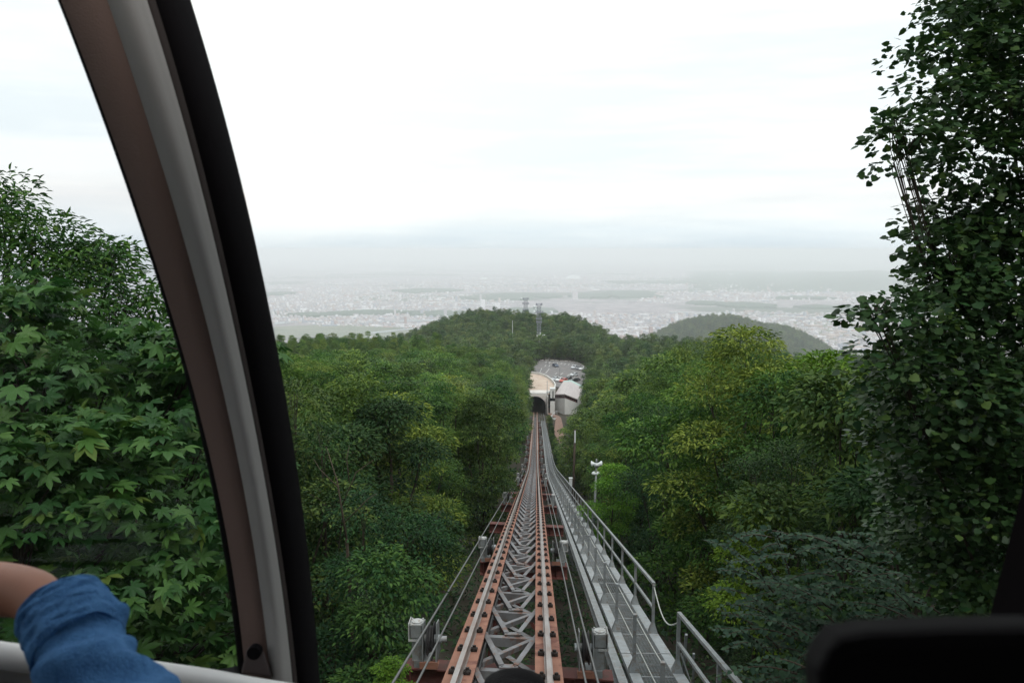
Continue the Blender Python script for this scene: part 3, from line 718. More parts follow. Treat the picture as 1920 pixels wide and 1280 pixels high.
# ------------------------------------------------------------------ the track
CANT = -.045
def tp(x, y, h=0.0, cant=True):
    "point of the track: x across, y along, h above the rail heads"
    k = CANT * (1 - sst(30, 90, y)) if cant else 0
    return Vector((x, y, T(y) + h + k * x))
def strip_y(y0=-4, y1=254):
    o = []; y = y0
    while y < y1: o.append(y); y += 1.2 if y < 30 else 2.5 if y < 75 else 2.0 if y < 112 else 5
    return o + [y1]
YS = strip_y()
def beam(mb, x0, x1, h0, h1, ys=YS, cant=True, mi=0):
    vs = []; fs = []
    for y in ys: vs += [tp(x0, y, h0, cant), tp(x1, y, h0, cant), tp(x1, y, h1, cant), tp(x0, y, h1, cant)]
    for i in range(len(ys) - 1):
        a, b = i * 4, i * 4 + 4
        for k in range(4): fs.append((a + k, a + (k + 1) % 4, b + (k + 1) % 4, b + k))
    fs += [(3, 2, 1, 0), tuple(len(vs) - 4 + k for k in range(4))]
    mb.add(vs, fs, mi)
track = thing('funicular_track', 'rust brown steel railway track running straight down the slope into the tunnel', 'railway track', (0, 0, 0))
GX = .5335
for s in (-1, 1):
    x = s * GX
    m = MB(); beam(m, x - .17, x + .17, -.155, -.125); m.build('girder_flange', M['rust'], track)
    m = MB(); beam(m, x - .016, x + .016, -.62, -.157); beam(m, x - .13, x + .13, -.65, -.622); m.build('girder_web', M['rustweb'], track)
    m = MB(); beam(m, x - .052, x + .052, -.124, -.112); beam(m, x - .008, x + .008, -.111, -.041); beam(m, x - .030, x + .030, -.040, 0); m.build('rail', M['rail'], track)
# rail clips, in pairs either side of each rail
cm = MB(); cm.box((0, 0, .010), (.085, .16, .02)); cm.lathe([(.045, .02), (.045, .035), (.024, .036), (.024, .062), (.006, .064)], (.0, .02, 0), 10)
cm.tube([(-.035, -.05, .03), (-.03, -.085, .035), (.0, -.10, .04), (.03, -.085, .035), (.035, -.05, .03)], .012, 5)
cme = cm.mesh('rail_clip', M['clip'])
nclip = 0; far_clips = MB(); y = 6.9
while y < 160:
    for s in (-1, 1):
        for q in (-1, 1):
            p = tp(s * GX + q * .088, y, -.123)
            if nclip < 240:
                o = link('rail_clip', cme, track, p, (-math.atan(.2494), 0, 0), (q, 1, 1)); nclip += 1
            elif y < 120: far_clips.box(p + Vector((0, 0, .02)), (.08, .15, .05))
    y += 1.04
tag(far_clips.build('rail_clips_beyond', M['clip'], track), kind='stuff')
# lattice between the girders
y = 10.30 - 1.86 * 3; k = 0; lat = MB()
def angle_bar(mb, a, b, wd=.075):
    a, b = Vector(a), Vector(b); mb.bar(a, b, wd, .008); d = (b - a).normalized(); sd_ = d.cross(Vector((0, 0, 1))).normalized()
    mb.bar(a - Vector((0, 0, wd / 2)) + sd_ * wd / 2, b - Vector((0, 0, wd / 2)) + sd_ * wd / 2, .008, wd)
while y < 250:
    ind = y < 75
    xi = GX - .14
    cb = MB(); a, b = tp(-xi, y, -.47), tp(xi, y, -.47)
    cb.bar(a, b, .09, .012); cb.bar(a + Vector((0, -.04, -.07)), b + Vector((0, -.04, -.07)), .010, .13); cb.bar(a + Vector((0, 0, -.14)), b + Vector((0, 0, -.14)), .09, .010)
    gp = MB(); c = tp(0, y + .10, -.43); gp.bar(c - Vector((.13, 0, 0)), c + Vector((.13, 0, 0)), .17, .012, up=(0, .24, .97))
    for q in (-.09, .09): gp.lathe([(.014, 0), (.014, .02)], c + Vector((q, -.03, .005)), 6)
    k1 = MB(); angle_bar(k1, tp(-xi, y + 1.05, -.20), c + Vector((-.1, .02, .012)))
    k2 = MB(); angle_bar(k2, tp(xi, y + 1.05, -.20), c + Vector((.1, .02, .012)))
    d1 = MB(); angle_bar(d1, tp(-xi, y + .12, -.40), tp(xi, y + 1.72, -.40), .07)
    d2 = MB(); angle_bar(d2, tp(xi, y + .15, -.56), tp(-xi, y + 1.72, -.56), .09)
    if ind:
        for nm, mb in (('cross_member', cb), ('gusset_plate', gp), ('brace', k1), ('brace', k2), ('lower_brace', d1), ('lower_brace', d2)): mb.build(nm, M['brace'], track)
    else:
        for mb in (cb, gp, k1, k2, d1, d2): lat.add(mb.v, mb.f)
    y += 1.86
tag(lat.build('lattice_beyond', M['brace'], track), kind='stuff')
# two conduits along the inner side
for s in (-1,):
    m = MB(); m.tube([tp(s * GX + .17, y, -.30) for y in YS], .022, 6); m.build('conduit', M['rubberd'], track)
# cross beams and piers
sheave_mb = None
def sheave(x, y, side, label):
    b = tp(x, y, 0)
    r = thing('cable_sheave', label, 'cable pulley', b, 'cable sheaves on the cross beams')
    q = side   # the pillow block is on the outside
    m = MB(); m.lathe([(.055, -.05), (.235, -.05), (.245, -.04), (.19, -.022), (.175, 0), (.19, .022), (.245, .04), (.235, .05), (.055, .05)], (0, 0, -.27), 28, 'x'); m.build('wheel', M['rubberd'], r, True)
    m = MB(); m.lathe([(.06, -.16), (.06, .16)], (0, 0, -.27), 14, 'x'); m.lathe([(.04, -.2), (.04, .28)], (q * .05, 0, -.27), 12, 'x'); m.build('axle', M['galvl'], r)
    for sx in (-.10, .10):
        m = MB(); m.add([(sx - .006, -.26, -.56), (sx - .006, .26, -.56), (sx - .006, .10, -.02), (sx - .006, -.13, .03), (sx + .006, -.26, -.56), (sx + .006, .26, -.56), (sx + .006, .10, -.02), (sx + .006, -.13, .03)],
                        [(0, 1, 2, 3), (7, 6, 5, 4), (0, 4, 5, 1), (1, 5, 6, 2), (2, 6, 7, 3), (3, 7, 4, 0)]); m.build('side_plate', M['galv'], r)
    m = MB(); m.box((0, -.20, -.57), (.26, .20, .02)); m.box((0, -.29, -.53), (.26, .015, .10)); m.build('foot_bracket', M['rust'], r)
    bx_ = q * .205
    m = MB(); m.box((bx_, 0, -.13), (.17, .19, .20)); m.build('bearing_housing', M['galv'], r, bevel=.012)
    m = MB(); m.box((bx_, 0, -.022), (.18, .20, .014)); m.lathe([(.075, 0), (.078, .018), (.07, .022)], (bx_, 0, -.015), 20)
    for i in (-1, 1):
        for j in (-1, 1): m.lathe([(.013, 0), (.013, .018)], (bx_ + i * .078, j * .082, -.015), 6)
    m.build('housing_cover', M['lid'], r)
    m = MB(); m.box((bx_ + q * .105, 0, -.13), (.012, .24, .27)); m.box((bx_ + q * .04, -.12, -.245), (.14, .012, .03)); m.build('end_plate', M['lid'], r)
    m = MB(); m.box((q * .19, 0, -.40), (.16, .18, .33)); m.build('saddle', M['galv'], r)
    return r
ords = ['nearest', 'second', 'third', 'fourth', 'fifth', 'sixth', 'seventh', 'eighth', 'ninth', 'tenth', 'eleventh', 'twelfth', 'thirteenth', 'fourteenth', 'fifteenth', 'sixteenth', 'seventeenth', 'eighteenth', 'nineteenth', 'twentieth', 'twenty-first', 'twenty-second', 'twenty-third', 'twenty-fourth']
si = 0; outer = (0, 3, 6, 8, 11, 13, 17, 21)
for k in range(23):
    y = 11.05 + 10.45 * k
    if y > 246: break
    r = thing('track_pier', 'dark red cross beam on steel legs carrying the track, %s one down the slope' % ords[k], 'track support', tp(0, y, -.9), 'piers under the track')
    o = tp(0, y, -.9)
    m = MB(); e0, e1 = (-1.56, 1.50) if k in outer or k % 2 == 0 else (-1.2, 1.25)
    m.bar(tp(e0, y, -.68) - o, tp(e1, y, -.68) - o, .30, .022); m.bar(tp(e0, y, -.86) - o, tp(e1, y, -.86) - o, .018, .33); m.bar(tp(e0, y, -1.04) - o, tp(e1, y, -1.04) - o, .30, .022)
    for xx in (e0 + .1, -.95, .95, e1 - .1): m.box(tp(xx, y, -.86) - o, (.014, .26, .33))
    m.build('cross_beam', M['rustdark'], r)
    for s in (-1, 1):
        zb = G(s * .9, y) - .3
        m = MB(); m.bar(tp(s * .62, y, -1.05) - o, Vector((s * .95, y, zb)) - o, .20, .20, up=(0, 1, 0)); m.build('leg', M['rustdark'], r)
    if T(y) - 1.1 - G(0, y) > 1.2:
        m = MB(); m.bar(tp(-.66, y, -1.2) - o, Vector((.88, y, G(0, y) + .3)) - o, .09, .09); m.build('leg_brace', M['rustdark'], r)
    if k in (0, 1, 3, 5, 6, 7, 8, 9, 10, 11, 12, 13, 15, 17, 19, 21):
        w_ = 'left' if True else ''
        for s, xx in (((-1, -1.16), (1, 1.10)) if k in outer else ((-1, -.915), (1, .94))):
            sheave(xx, y, s, '%s white topped cable sheave down the slope %s of the track' % (ords[si], 'left' if s < 0 else 'right'))
            m = MB(); m.bar(tp(xx + s * .12, y, -.56) - o, tp(xx + s * .12, y, -.67) - o, .24, .24, up=(0, 1, 0)); m.build('post', M['galv'], r)
        si += 1
# haul cables
for x, r_, lb in ((-1.17, .017, 'outer steel haul cable left of the track'), (-.915, .014, 'inner steel haul cable left of the track'), (.94, .014, 'inner steel haul cable right of the track'), (1.08, .016, 'outer steel haul cable right of the track')):
    m = MB(); m.tube([tp(x, y, -.005) for y in strip_y(1.2, 250)], r_, 7)
    o = m.build('haul_cable', M['cable'], None, True); tag(o, lb, 'cable', 'haul cables over the sheaves')

# ------------------------------------------------------------------ walkway
WH = -.86
wy = strip_y(7.0, 251)
walk = thing('walkway', 'galvanised grating walkway stepping down beside the track to the tunnel', 'walkway', (0, 0, 0))
def wp(x, y, h=0): return Vector((x, y, T(y) + WH + h))
def wbeam(mb, x0, x1, h0, h1, ys=wy): beam(mb, x0, x1, WH + h0, WH + h1, ys, False)
m = MB(); wbeam(m, 1.60, 1.74, -.24, -.225); wbeam(m, 1.725, 1.74, -.224, -.03); wbeam(m, 1.60, 1.735, -.028, -.014); m.build('stringer', M['galv'], walk)
m = MB(); wbeam(m, 2.62, 2.635, -.24, -.02); m.build('stringer', M['galv'], walk)
# edge plates in lengths with a gap at the joint
for (x0, x1) in ((1.80, 1.955), (2.46, 2.63)):
    y0 = 7.4
    while y0 < 250:
        L_ = 5.3; ys = [y0 + i * L_ / 3 for i in range(4)]; ys[-1] -= .04
        if ys[-1] > 251: break
        m = MB(); wbeam(m, x0, x1, .0, .012, ys); wbeam(m, x0, x0 + .008, -.07, -.001, ys); wbeam(m, x1 - .008, x1, -.07, -.001, ys)
        m.build('edge_plate', M['galvl'], walk); y0 += L_
# grating: bearing bars along, cross bars over them
m = MB(); x = 1.965
while x < 2.455: wbeam(m, x, x + .005, -.03, .0, [q for q in wy if q < 75]); x += .0545
tag(m.build('grating_bearing_bars', M['galv'], walk), kind='stuff')
m = MB(); y = 7.2
while y < 46:
    m.box(wp(2.21, y, .003), (.49, .005 if y < 20 else .012, .006)); y += .042 if y < 18 else .085 if y < 28 else .2
y = 7.4
while y < 80: m.box(wp(2.21, y, -.02), (.49, .02, .06)); y += 1.325
tag(m.build('grating_cross_bars', M['galv'], walk), kind='stuff')
m = MB(); wbeam(m, 1.965, 2.455, -.03, -.004, [q for q in wy if q > 45]); m.build('deck_beyond', mat('grating seen end on', (.17, .175, .18), .7, .2, var=.3, vscale=4), walk)
m = MB(); y = 7.6
while y < 250: m.box(wp(2.12, y, -.30), (1.05, .07, .10)); m.bar(wp(1.9, y, -.35), Vector((2.2, y, G(2.2, y) - .2)), .09, .09, up=(0, 1, 0)) if int(y) % 3 == 0 else None; y += 2.65
tag(m.build('bearers', M['galv'], walk), kind='stuff')
# right railing, with a gap bridged by a chain
py0 = 12.2 / 1.022 - .3
posts = [11.62 - 2.62, 11.62] + [14.15 + 2.62 * i for i in range(91)]
posts = [p for p in posts if p < 250]
def flared(mb, p, h):
    mb.box(p + Vector((0, 0, h / 2)), (.05, .05, h)); b = .085
    mb.add([p + Vector(v) for v in ((-b, -b, .006), (b, -b, .006), (b, b, .006), (-b, b, .006), (-.027, -.027, .20), (.027, -.027, .20), (.027, .027, .20), (-.027, .027, .20))],
           [(0, 1, 5, 4), (1, 2, 6, 5), (2, 3, 7, 6), (3, 0, 4, 7), (0, 3, 2, 1)])
rl = thing('railing', 'galvanised two bar railing along the outer edge of the walkway', 'railing', (0, 0, 0))
fm = MB()
for i, y in enumerate(posts):
    if i < 45:
        m = MB(); flared(m, wp(2.545, y, .012), .93); m.build('post', M['galv'], rl)
    else: flared(fm, wp(2.545, y, .012), .93)
tag(fm.build('posts_beyond', M['galv'], rl), kind='stuff')
for (ya, yb) in ((7.0, 11.62), (14.15, posts[-1])):
    ys = [ya] + [q for q in wy if ya < q < yb] + [yb]
    m = MB(); beam(m, 2.515, 2.575, WH + .93, WH + .985, ys, False); m.build('top_rail', M['galv'], rl, bevel=.006)
    m = MB(); beam(m, 2.52, 2.57, WH + .46, WH + .51, ys, False); m.build('mid_rail', M['galv'], rl, bevel=.006)
m = MB(); a, b = wp(2.55, 14.15, .9), wp(2.55, 11.62, .82)
m.tube([a.lerp(b, i / 12) + Vector((0, 0, -.32 * math.sin(math.pi * i / 12))) for i in range(13)], .012, 6); m.build('chain', M['rope'], rl, True)
m = MB(); m.bar(wp(2.75, 12.3, -.5), wp(2.72, 11.9, .55), .04, .04); m.bar(wp(2.78, 11.6, -.4), wp(2.76, 11.5, .35), .035, .035); m.bar(wp(2.6, 11.7, .3), wp(2.78, 11.4, -.3), .02, .02); m.build('stay', M['galv'], rl)
# left stanchions with two slack ropes
rs_ = thing('rope_fence', 'row of thin stanchions with two slack ropes on the track side of the walkway', 'rope fence', (0, 0, 0))
lp = [11.62 - 2.62 + 2.62 * i for i in range(92)]; lp = [p for p in lp if p < 248]
fm = MB()
for i, y in enumerate(lp):
    if i < 45: m = MB(); flared(m, wp(1.88, y, .012), .90); m.box(wp(1.88, y, .925), (.06, .06, .02)); m.build('stanchion', M['galv'], rs_)
    else: flared(fm, wp(1.88, y, .012), .90)
tag(fm.build('stanchions_beyond', M['galv'], rs_), kind='stuff')
for h in (.86, .45):
    m = MB(); pts = []
    for a, b in zip(lp[:30], lp[1:31]):
        for i in range(8):
            t = i / 8; pts.append(wp(1.91 + .05 * math.sin(math.pi * t), a + (b - a) * t, h - .11 * math.sin(math.pi * t)) if T(a) else 0)
    m.tube(pts, .009, 5); m.build('rope', M['rope'], rs_, True)

# ------------------------------------------------------------------ posts beside the line
b = CP(1114, 965, 41); zt = CP(1120, 866, 41).z; gz = G(b.x, b.y)
lp_ = thing('loudspeaker_post', 'grey post with white horn loudspeakers and lamp standing in the trees right of the railing', 'post', (b.x, b.y, gz))
h = zt - gz
m = MB(); m.tube([(0, 0, -.3), (.02, 0, h * .5), (.09, 0, h)], [.075, .065, .05], 10); m.build('pole', M['galv'], lp_, True)
for a in (20, 160, 270):
    m = MB(); d = Vector((math.cos(R(a)), math.sin(R(a)), -.15)); c = Vector((.09, 0, h + .02))
    m.tube([c + d * .05, c + d * .12, c + d * .20, c + d * .26], [.03, .05, .10, .15], 10); m.build('horn', M['whitelamp'], lp_, True)
m = MB(); m.lathe([(.02, 0), (.05, .1), (.03, .22)], (.09, 0, h + .03), 8); m.build('finial', M['galv'], lp_, True)
for a in (0, 180):
    m = MB(); c = Vector((.07, 0, h - .47)) + Vector((math.cos(R(a)) * .10, 0, 0)); m.lathe([(.03, .07), (.12, 0), (.13, -.05), (.10, -.09), (.02, -.10)], c, 12); m.build('lamp', M['whitelamp'], lp_, True)
b = CP(1074, 900, 72); zt = CP(1076, 803, 72).z; gz = G(b.x, b.y)
o = thing('tall_pole', 'tall thin wooden pole standing beyond the loudspeaker post', 'pole', (b.x, b.y, gz))
m = MB(); m.tube([(0, 0, -.3), (.10, 0, (zt - gz) * .6), (.16, 0, zt - gz)], [.13, .11, .09], 8); m.build('pole', M['twig'], o, True)
m = MB(); m.box((.16, -.12, zt - gz - .6), (.10, .06, 1.1)); m.build('white_cap', M['whitelamp'], o)
b = CP(1070, 903, 66); r = thing('junction_box', 'white upright junction box on a post beside the walkway railing', 'box', (b.x, b.y, G(b.x, b.y)))
m = MB(); m.box((0, 0, b.z - G(b.x, b.y)), (.27, .2, .66)); m.build('box', M['white'], r, bevel=.02)
m = MB(); m.box((0, 0, b.z - G(b.x, b.y) + .34), (.31, .26, .03)); m.build('lid', M['whitelamp'], r)
m = MB(); m.tube([(0, 0, -.2), (0, 0, b.z - G(b.x, b.y) - .3)], .05, 8); m.build('post', M['galv'], r)

# ------------------------------------------------------------------ station
Z0 = -49.5
st = thing('station', 'pale concrete station with an arched tunnel mouth and a curved beige deck', 'building', (0, 252, Z0))
def sb(mb, name, mt, smooth=False, par=None):
    q = par or st
    off = Vector((0, 252, Z0)); mb.v = [tuple(Vector(v) - off) for v in mb.v]
    return mb.build(name, mt, q, smooth)
AR, AC = 3.3, 2.2        # arch half width, springing height
top = 6.4
def arch(n=20):
    return [(-AR, -3)] + [(-AR * math.cos(math.pi * i / n), AC + (AR * .98) * math.sin(math.pi * i / n)) for i in range(n + 1)] + [(AR, -3)]
A = arch(); m = MB(); yv = 252
vs = [(x, yv, Z0 + z) for x, z in A]; outer = []
for (x, z) in A:
    if z <= -3: outer.append((x * 1.12, yv, Z0 - 3))
    else:
        outer.append((max(-6.5, min(3.75, x * 1.9)), yv, Z0 + top))
n = len(A); m.add(vs + outer, [(i, i + 1, n + i + 1, n + i) for i in range(n - 1)])
m.add([(v[0], yv + 1.2, v[2]) for v in vs], []); 
m.f += [(i, 2 * n + i, 2 * n + i + 1, i + 1) for i in range(n - 1)]; m.m += [0] * (n - 1)
sb(m, 'portal_wall', M['conc'])
m = MB(); m.add([(x * 1.0, 251.9, Z0 + z) for x, z in A] + [(x * 1.07, 251.9, Z0 + (z + .22 if z > 0 else z)) for x, z in A], [(i, i + 1, n + i + 1, n + i) for i in range(n - 1)])
m.add([(x * 1.07, 251.9, Z0 + (z + .22 if z > 0 else z)) for x, z in A] + [(x * 1.07, 252.02, Z0 + (z + .22 if z > 0 else z)) for x, z in A], [(i, i + 1, n + i + 1, n + i) for i in range(n - 1)])
sb(m, 'arch_rim', M['roof'])
m = MB(); m.add([(x, 253.2, Z0 + z) for x, z in A] + [(x, 300, Z0 + z) for x, z in A], [(i, n + i, n + i + 1, i + 1) for i in range(n - 1)]); m.add([(x, 300, Z0 + z) for x, z in A], [tuple(range(n))])
m.add([(-AR, 252, Z0 - .9), (AR, 252, Z0 - .9), (AR, 300, Z0 - .9), (-AR, 300, Z0 - .9)], [(0, 1, 2, 3)])
sb(m, 'tunnel_lining', M['tunnel'])
em = bpy.data.materials.new('tunnel lamp'); em.use_nodes = True; bb = em.node_tree.nodes['Principled BSDF']; bb.inputs['Emission Color'].default_value = (1, .95, .9, 1); bb.inputs['Emission Strength'].default_value = 3
for i in range(5):
    m = MB(); m.box((AR - .28, 254 + i * 4.2, Z0 + 3.3 - i * .05), (.10, .5, .14)); sb(m, 'tunnel_lamp', em)
DZ = Z0 + top
dk = [(-7, 252.05)] + [(3.75, 252.05)]
cur = [PZ(px, py, DZ) for px, py in ((1036, 734), (1040, 729.5), (1041.2, 724.5), (1039, 719.5), (1033, 713), (1026, 708), (1018, 704.2), (1008, 701.6), (996, 700))]
dk += [(p.x, p.y) for p in cur] + [(-9, cur[-1].y)]
m = MB(); m.prism(dk, DZ - .5, DZ); sb(m, 'deck', M['beige'])
m = MB(); ap = [(-7, 252.07), (3.74, 252.07), (cur[0].x - .1, cur[0].y), (cur[0].x - .3, cur[0].y + 3), (-7, cur[0].y + 2.4)]; m.prism(ap, DZ + .004, DZ + .03); sb(m, 'deck_apron', M['conc'])
m = MB()
for a, b in zip(cur, cur[1:]): m.bar(a + Vector((0, 0, .35)), b + Vector((0, 0, .35)), .35, .9)
sb(m, 'parapet', M['whitewall'])
m = MB(); m.bar((3.6, 252.2, DZ + .15), (cur[0].x, cur[0].y, DZ + .2), .35, .6); m.bar((-7, 252.15, DZ + .06), (3.75, 252.15, DZ + .06), .3, .16); sb(m, 'edge_kerb', M['white'])
# retaining wall below the deck's curve
m = MB()
for a, b in zip(cur, cur[1:]): m.bar(a + Vector((-.1, -.1, -3.4)), b + Vector((-.1, -.1, -3.4)), .3, 5.8)
sb(m, 'retaining_wall', M['conc'])
m = MB(); m.box((3.9, 250.4, Z0 + 1.2), (.22, 3.6, 9.5)); sb(m, 'wing_wall', M['conc'])
# stair tower, white with a dark slot
c = CP(1036.5, 745, 252)
stw = thing('stair_tower', 'small white stair block with a dark slot between tunnel and gabled building', 'building', (c.x, 253, Z0))
m = MB(); m.box((0, 1.2, (c.z - Z0) + .0), (1.5, 2.6, 3.9)); m.box((0, 1.2, (c.z - Z0) / 2 - 1), (1.5, 2.6, c.z - Z0)); m.build('walls', M['whitewall'], stw)
m = MB(); m.box((.15, -.11, c.z - Z0), (.34, .06, 2.7)); m.build('slot', M['glassd'], stw)
m = MB(); m.box((0, 1.2, c.z - Z0 + 2.0), (1.75, 2.9, .14)); m.build('roof_slab', M['white'], stw)
# gabled hall
def RP(px, py, z): return PZ(px, py, z)
fl, fp, fr = RP(1040.6, 738.7, -44.2), RP(1059.4, 738.5, -43.0), RP(1083, 748, -44.9)
bl, bp_, br = RP(1057, 713.0, -44.2), RP(1071.6, 712.4, -43.0), RP(1094.5, 724, -44.9)
hall = thing('gabled_hall', 'low building with a pinkish gabled roof and a pale green strip at its far edge', 'building', ((fl.x + br.x) / 2, fl.y, Z0))
off = Vector(hall.location)
def quad(mb, a, b, c_, d, th=.18, mi=0):
    vs = [Vector(v) - off for v in (a, b, c_, d)]; mb.add(vs + [v - Vector((0, 0, th)) for v in vs], [(0, 1, 2, 3), (7, 6, 5, 4), (0, 4, 5, 1), (1, 5, 6, 2), (2, 6, 7, 3), (3, 7, 4, 0)], mi)
m = MB(); quad(m, fl, fp, bp_.lerp(fp, .12), bl.lerp(fl, .12)); m.build('roof', M['roof'], hall)
m = MB(); quad(m, fp, fr, br.lerp(fr, .12), bp_.lerp(fp, .12)); m.build('roof', M['roof'], hall)
m = MB(); quad(m, bl.lerp(fl, .12), bp_.lerp(fp, .12), bp_, bl, .3); quad(m, bp_.lerp(fp, .12), br.lerp(fr, .12), br, bp_, .3); m.build('roof_edge', M['roofg'], hall)
def wallp(t, s):   # front wall, t across 0..2 via peak
    return fl.lerp(fp, t) if t <= 1 else fp.lerp(fr, t - 1)
m = MB(); e = Vector((0, .5, -.18)); f0, f1, f2 = fl + e, fp + e, fr + e
for a, b in ((f0, f1), (f1, f2)):
    a2, b2 = a - Vector((0, 0, 1.15)), b - Vector((0, 0, 1.15))
    vs = [Vector(v) - off for v in (a2, b2, Vector((b.x, b.y, Z0 - 1)), Vector((a.x, a.y, Z0 - 1)))]; m.add(vs, [(3, 2, 1, 0)])
    vs = [Vector(v) - off for v in (a - Vector((0, 0, .002)), b - Vector((0, 0, .002)), b - Vector((0, 0, .22)), a - Vector((0, 0, .22)))]; m.add(vs, [(3, 2, 1, 0)])
bk = [bl + e * 0, br]
for a, b in ((f0, bl), (f2, br), (bl, br)):
    vs = [Vector(v) - off for v in (a, b, Vector((b.x, b.y, Z0 - 1)), Vector((a.x, a.y, Z0 - 1)))]; m.add(vs, [(0, 1, 2, 3)])
m.build('walls', M['whitewall'], hall)
for (a, b, nn) in ((f0, f1, 5), (f1, f2, 6)):
    for i in range(nn):
        p0, p1 = a.lerp(b, (i + .06) / nn) - Vector((0, -.03, .24)), a.lerp(b, (i + .94) / nn) - Vector((0, -.03, .24))
        m = MB(); vs = [Vector(v) - off for v in (p0, p1, p1 - Vector((0, 0, .88)), p0 - Vector((0, 0, .88)))]; m.add(vs, [(3, 2, 1, 0)]); wv = m.build('window', M['glassd'], hall)
        m = MB(); q = Vector((0, -.06, 0)) - off
        for u, v in ((p0, p1), (p1, p1 - Vector((0, 0, .88))), (p0 - Vector((0, 0, .88)), p1 - Vector((0, 0, .88))), (p0, p0 - Vector((0, 0, .88)))): m.bar(u + q, v + q, .07, .07, up=(0, 1, 0))
        m.build('frame', M['redframe'], wv)
# path right of the track
m = MB(); vs = []; pys = [134, 150, 165, 180, 195, 210, 225, 238, 252, 262]
for i, y in enumerate(pys):
    cx = 6.3 + .35 * math.sin(y * .09) - 1.5 * sst(228, 252, y); w_ = 1.0 + .25 * math.sin(y * .3)
    for q in (-1, -.4, .4, 1): vs.append((cx + q * w_, y, max(G(cx + q * w_, y), G(cx, y)) + .16))
m.add(vs, [(i * 4 + k, i * 4 + k + 1, i * 4 + 5 + k, i * 4 + 4 + k) for i in range(len(pys) - 1) for k in range(3)])
tag(m.build('path', M['dirt'], None, True), kind='structure')
# white curved fence at the path
fp_ = [PZ(px, py, G(6, 228) + .9) for px, py in ((1044.5, 770), (1040, 772), (1036, 775.5), (1033, 780), (1032.5, 785), (1034, 790), (1040, 796), (1044, 797.5))]
fc = thing('white_fence', 'white tubular fence curving beside the brown path', 'fence', (fp_[3].x, fp_[3].y, G(6, 228)))
o_ = Vector(fc.location)
for h in (0, -.4):
    m = MB(); m.tube([p - o_ + Vector((0, 0, h)) for p in fp_], .06, 5); m.build('rail', M['white'], fc)
for p in fp_:
    m = MB(); m.tube([p - o_, p - o_ - Vector((0, 0, 1.1))], .05, 5); m.build('post', M['white'], fc)
c = PZ(1038.5, 787, G(6.5, 228) + .6)
rk = thing('white_rack', 'stack of white slatted barriers beside the curved white fence', 'barrier', (c.x, c.y, G(6, 228)))
for i in range(6): m = MB(); m.box((.1 * (i % 2), i * .9 - 2, .6 + i * .0), (1.5, .12, .16)); m.build('slat', M['white'], rk)
for s in (-1, 1): m = MB(); m.box((s * .6, .2, .3), (.1, 5, .5)); m.build('frame', M['white'], rk)
# slim pole by the portal
b = CP(1026, 779, 244)
o = thing('portal_mast', 'slim grey mast standing in front of the tunnel mouth beside the path', 'mast', (b.x, b.y, G(b.x, b.y)))
m = MB(); m.tube([(0, 0, -.2), (-.05, 0, CP(1025.3, 712, 244).z - G(b.x, b.y))], [.13, .08], 8); m.build('pole', M['galv'], o, True)

# ------------------------------------------------------------------ car park
LZ = Z0 + .12
lot = [PZ(px, py, LZ) for px, py in ((1012, 676), (1040, 676.5), (1066, 678), (1084, 681), (1100, 690), (1108, 702), (1104, 716), (1085, 722), (1060, 727), (1040, 724), (1020, 708), (998, 703), (985, 700), (990, 688))]
m = MB(); m.prism([(p.x, p.y) for p in lot], LZ - 1.2, LZ); tag(m.build('car_park', M['asphalt']), kind='structure')
bf = lambda cx, cy: (990 + cx / 10.667, 660 + cy / 10.667)
m = MB()
for a in ((275, 320, 230, 415), (430, 325, 350, 425), (370, 190, 350, 215), (445, 195, 425, 220), (520, 200, 500, 225), (595, 210, 570, 240), (680, 210, 655, 240), (755, 225, 725, 255), (830, 230, 800, 260), (910, 240, 870, 275), (585, 410, 540, 440), (700, 410, 650, 455), (830, 440, 780, 480), (890, 410, 840, 435), (440, 260, 415, 290), (360, 255, 335, 285), (610, 275, 570, 315), (620, 480, 560, 505), (960, 470, 920, 500), (500, 460, 380, 470)):
    p, q = PZ(*bf(a[0], a[1]), LZ + .006), PZ(*bf(a[2], a[3]), LZ + .006); d = (q - p).normalized(); s = d.cross(Vector((0, 0, 1))) * .13
    m.add([p - s, p + s, q + s, q - s], [(0, 1, 2, 3)])
o = m.build('parking_lines', M['paint'], bpy.data.objects['car_park'])
m = MB(); kb = lot[:5]
for a, b in zip(kb, kb[1:]): 
    nseg = int((b - a).length / 2.2)
    for i in range(nseg): m.bar(a.lerp(b, (i + .1) / nseg) + Vector((0, -.4, .35)), a.lerp(b, (i + .9) / nseg) + Vector((0, -.4, .35)), .12, .18)
tag(m.build('guard_rail', M['conc']), 'low pale guard rail along the far edge of the car park', 'guard rail')
def carmat(nm, c): return mat('car ' + nm, c, .3, .1, spec=.6)
CM_ = {k: carmat(k, v) for k, v in dict(silver=(.55, .57, .60), white=(.80, .80, .80), red=(.60, .10, .07), black=(.03, .03, .035), grey=(.20, .20, .22), blue=(.06, .08, .13)).items()}
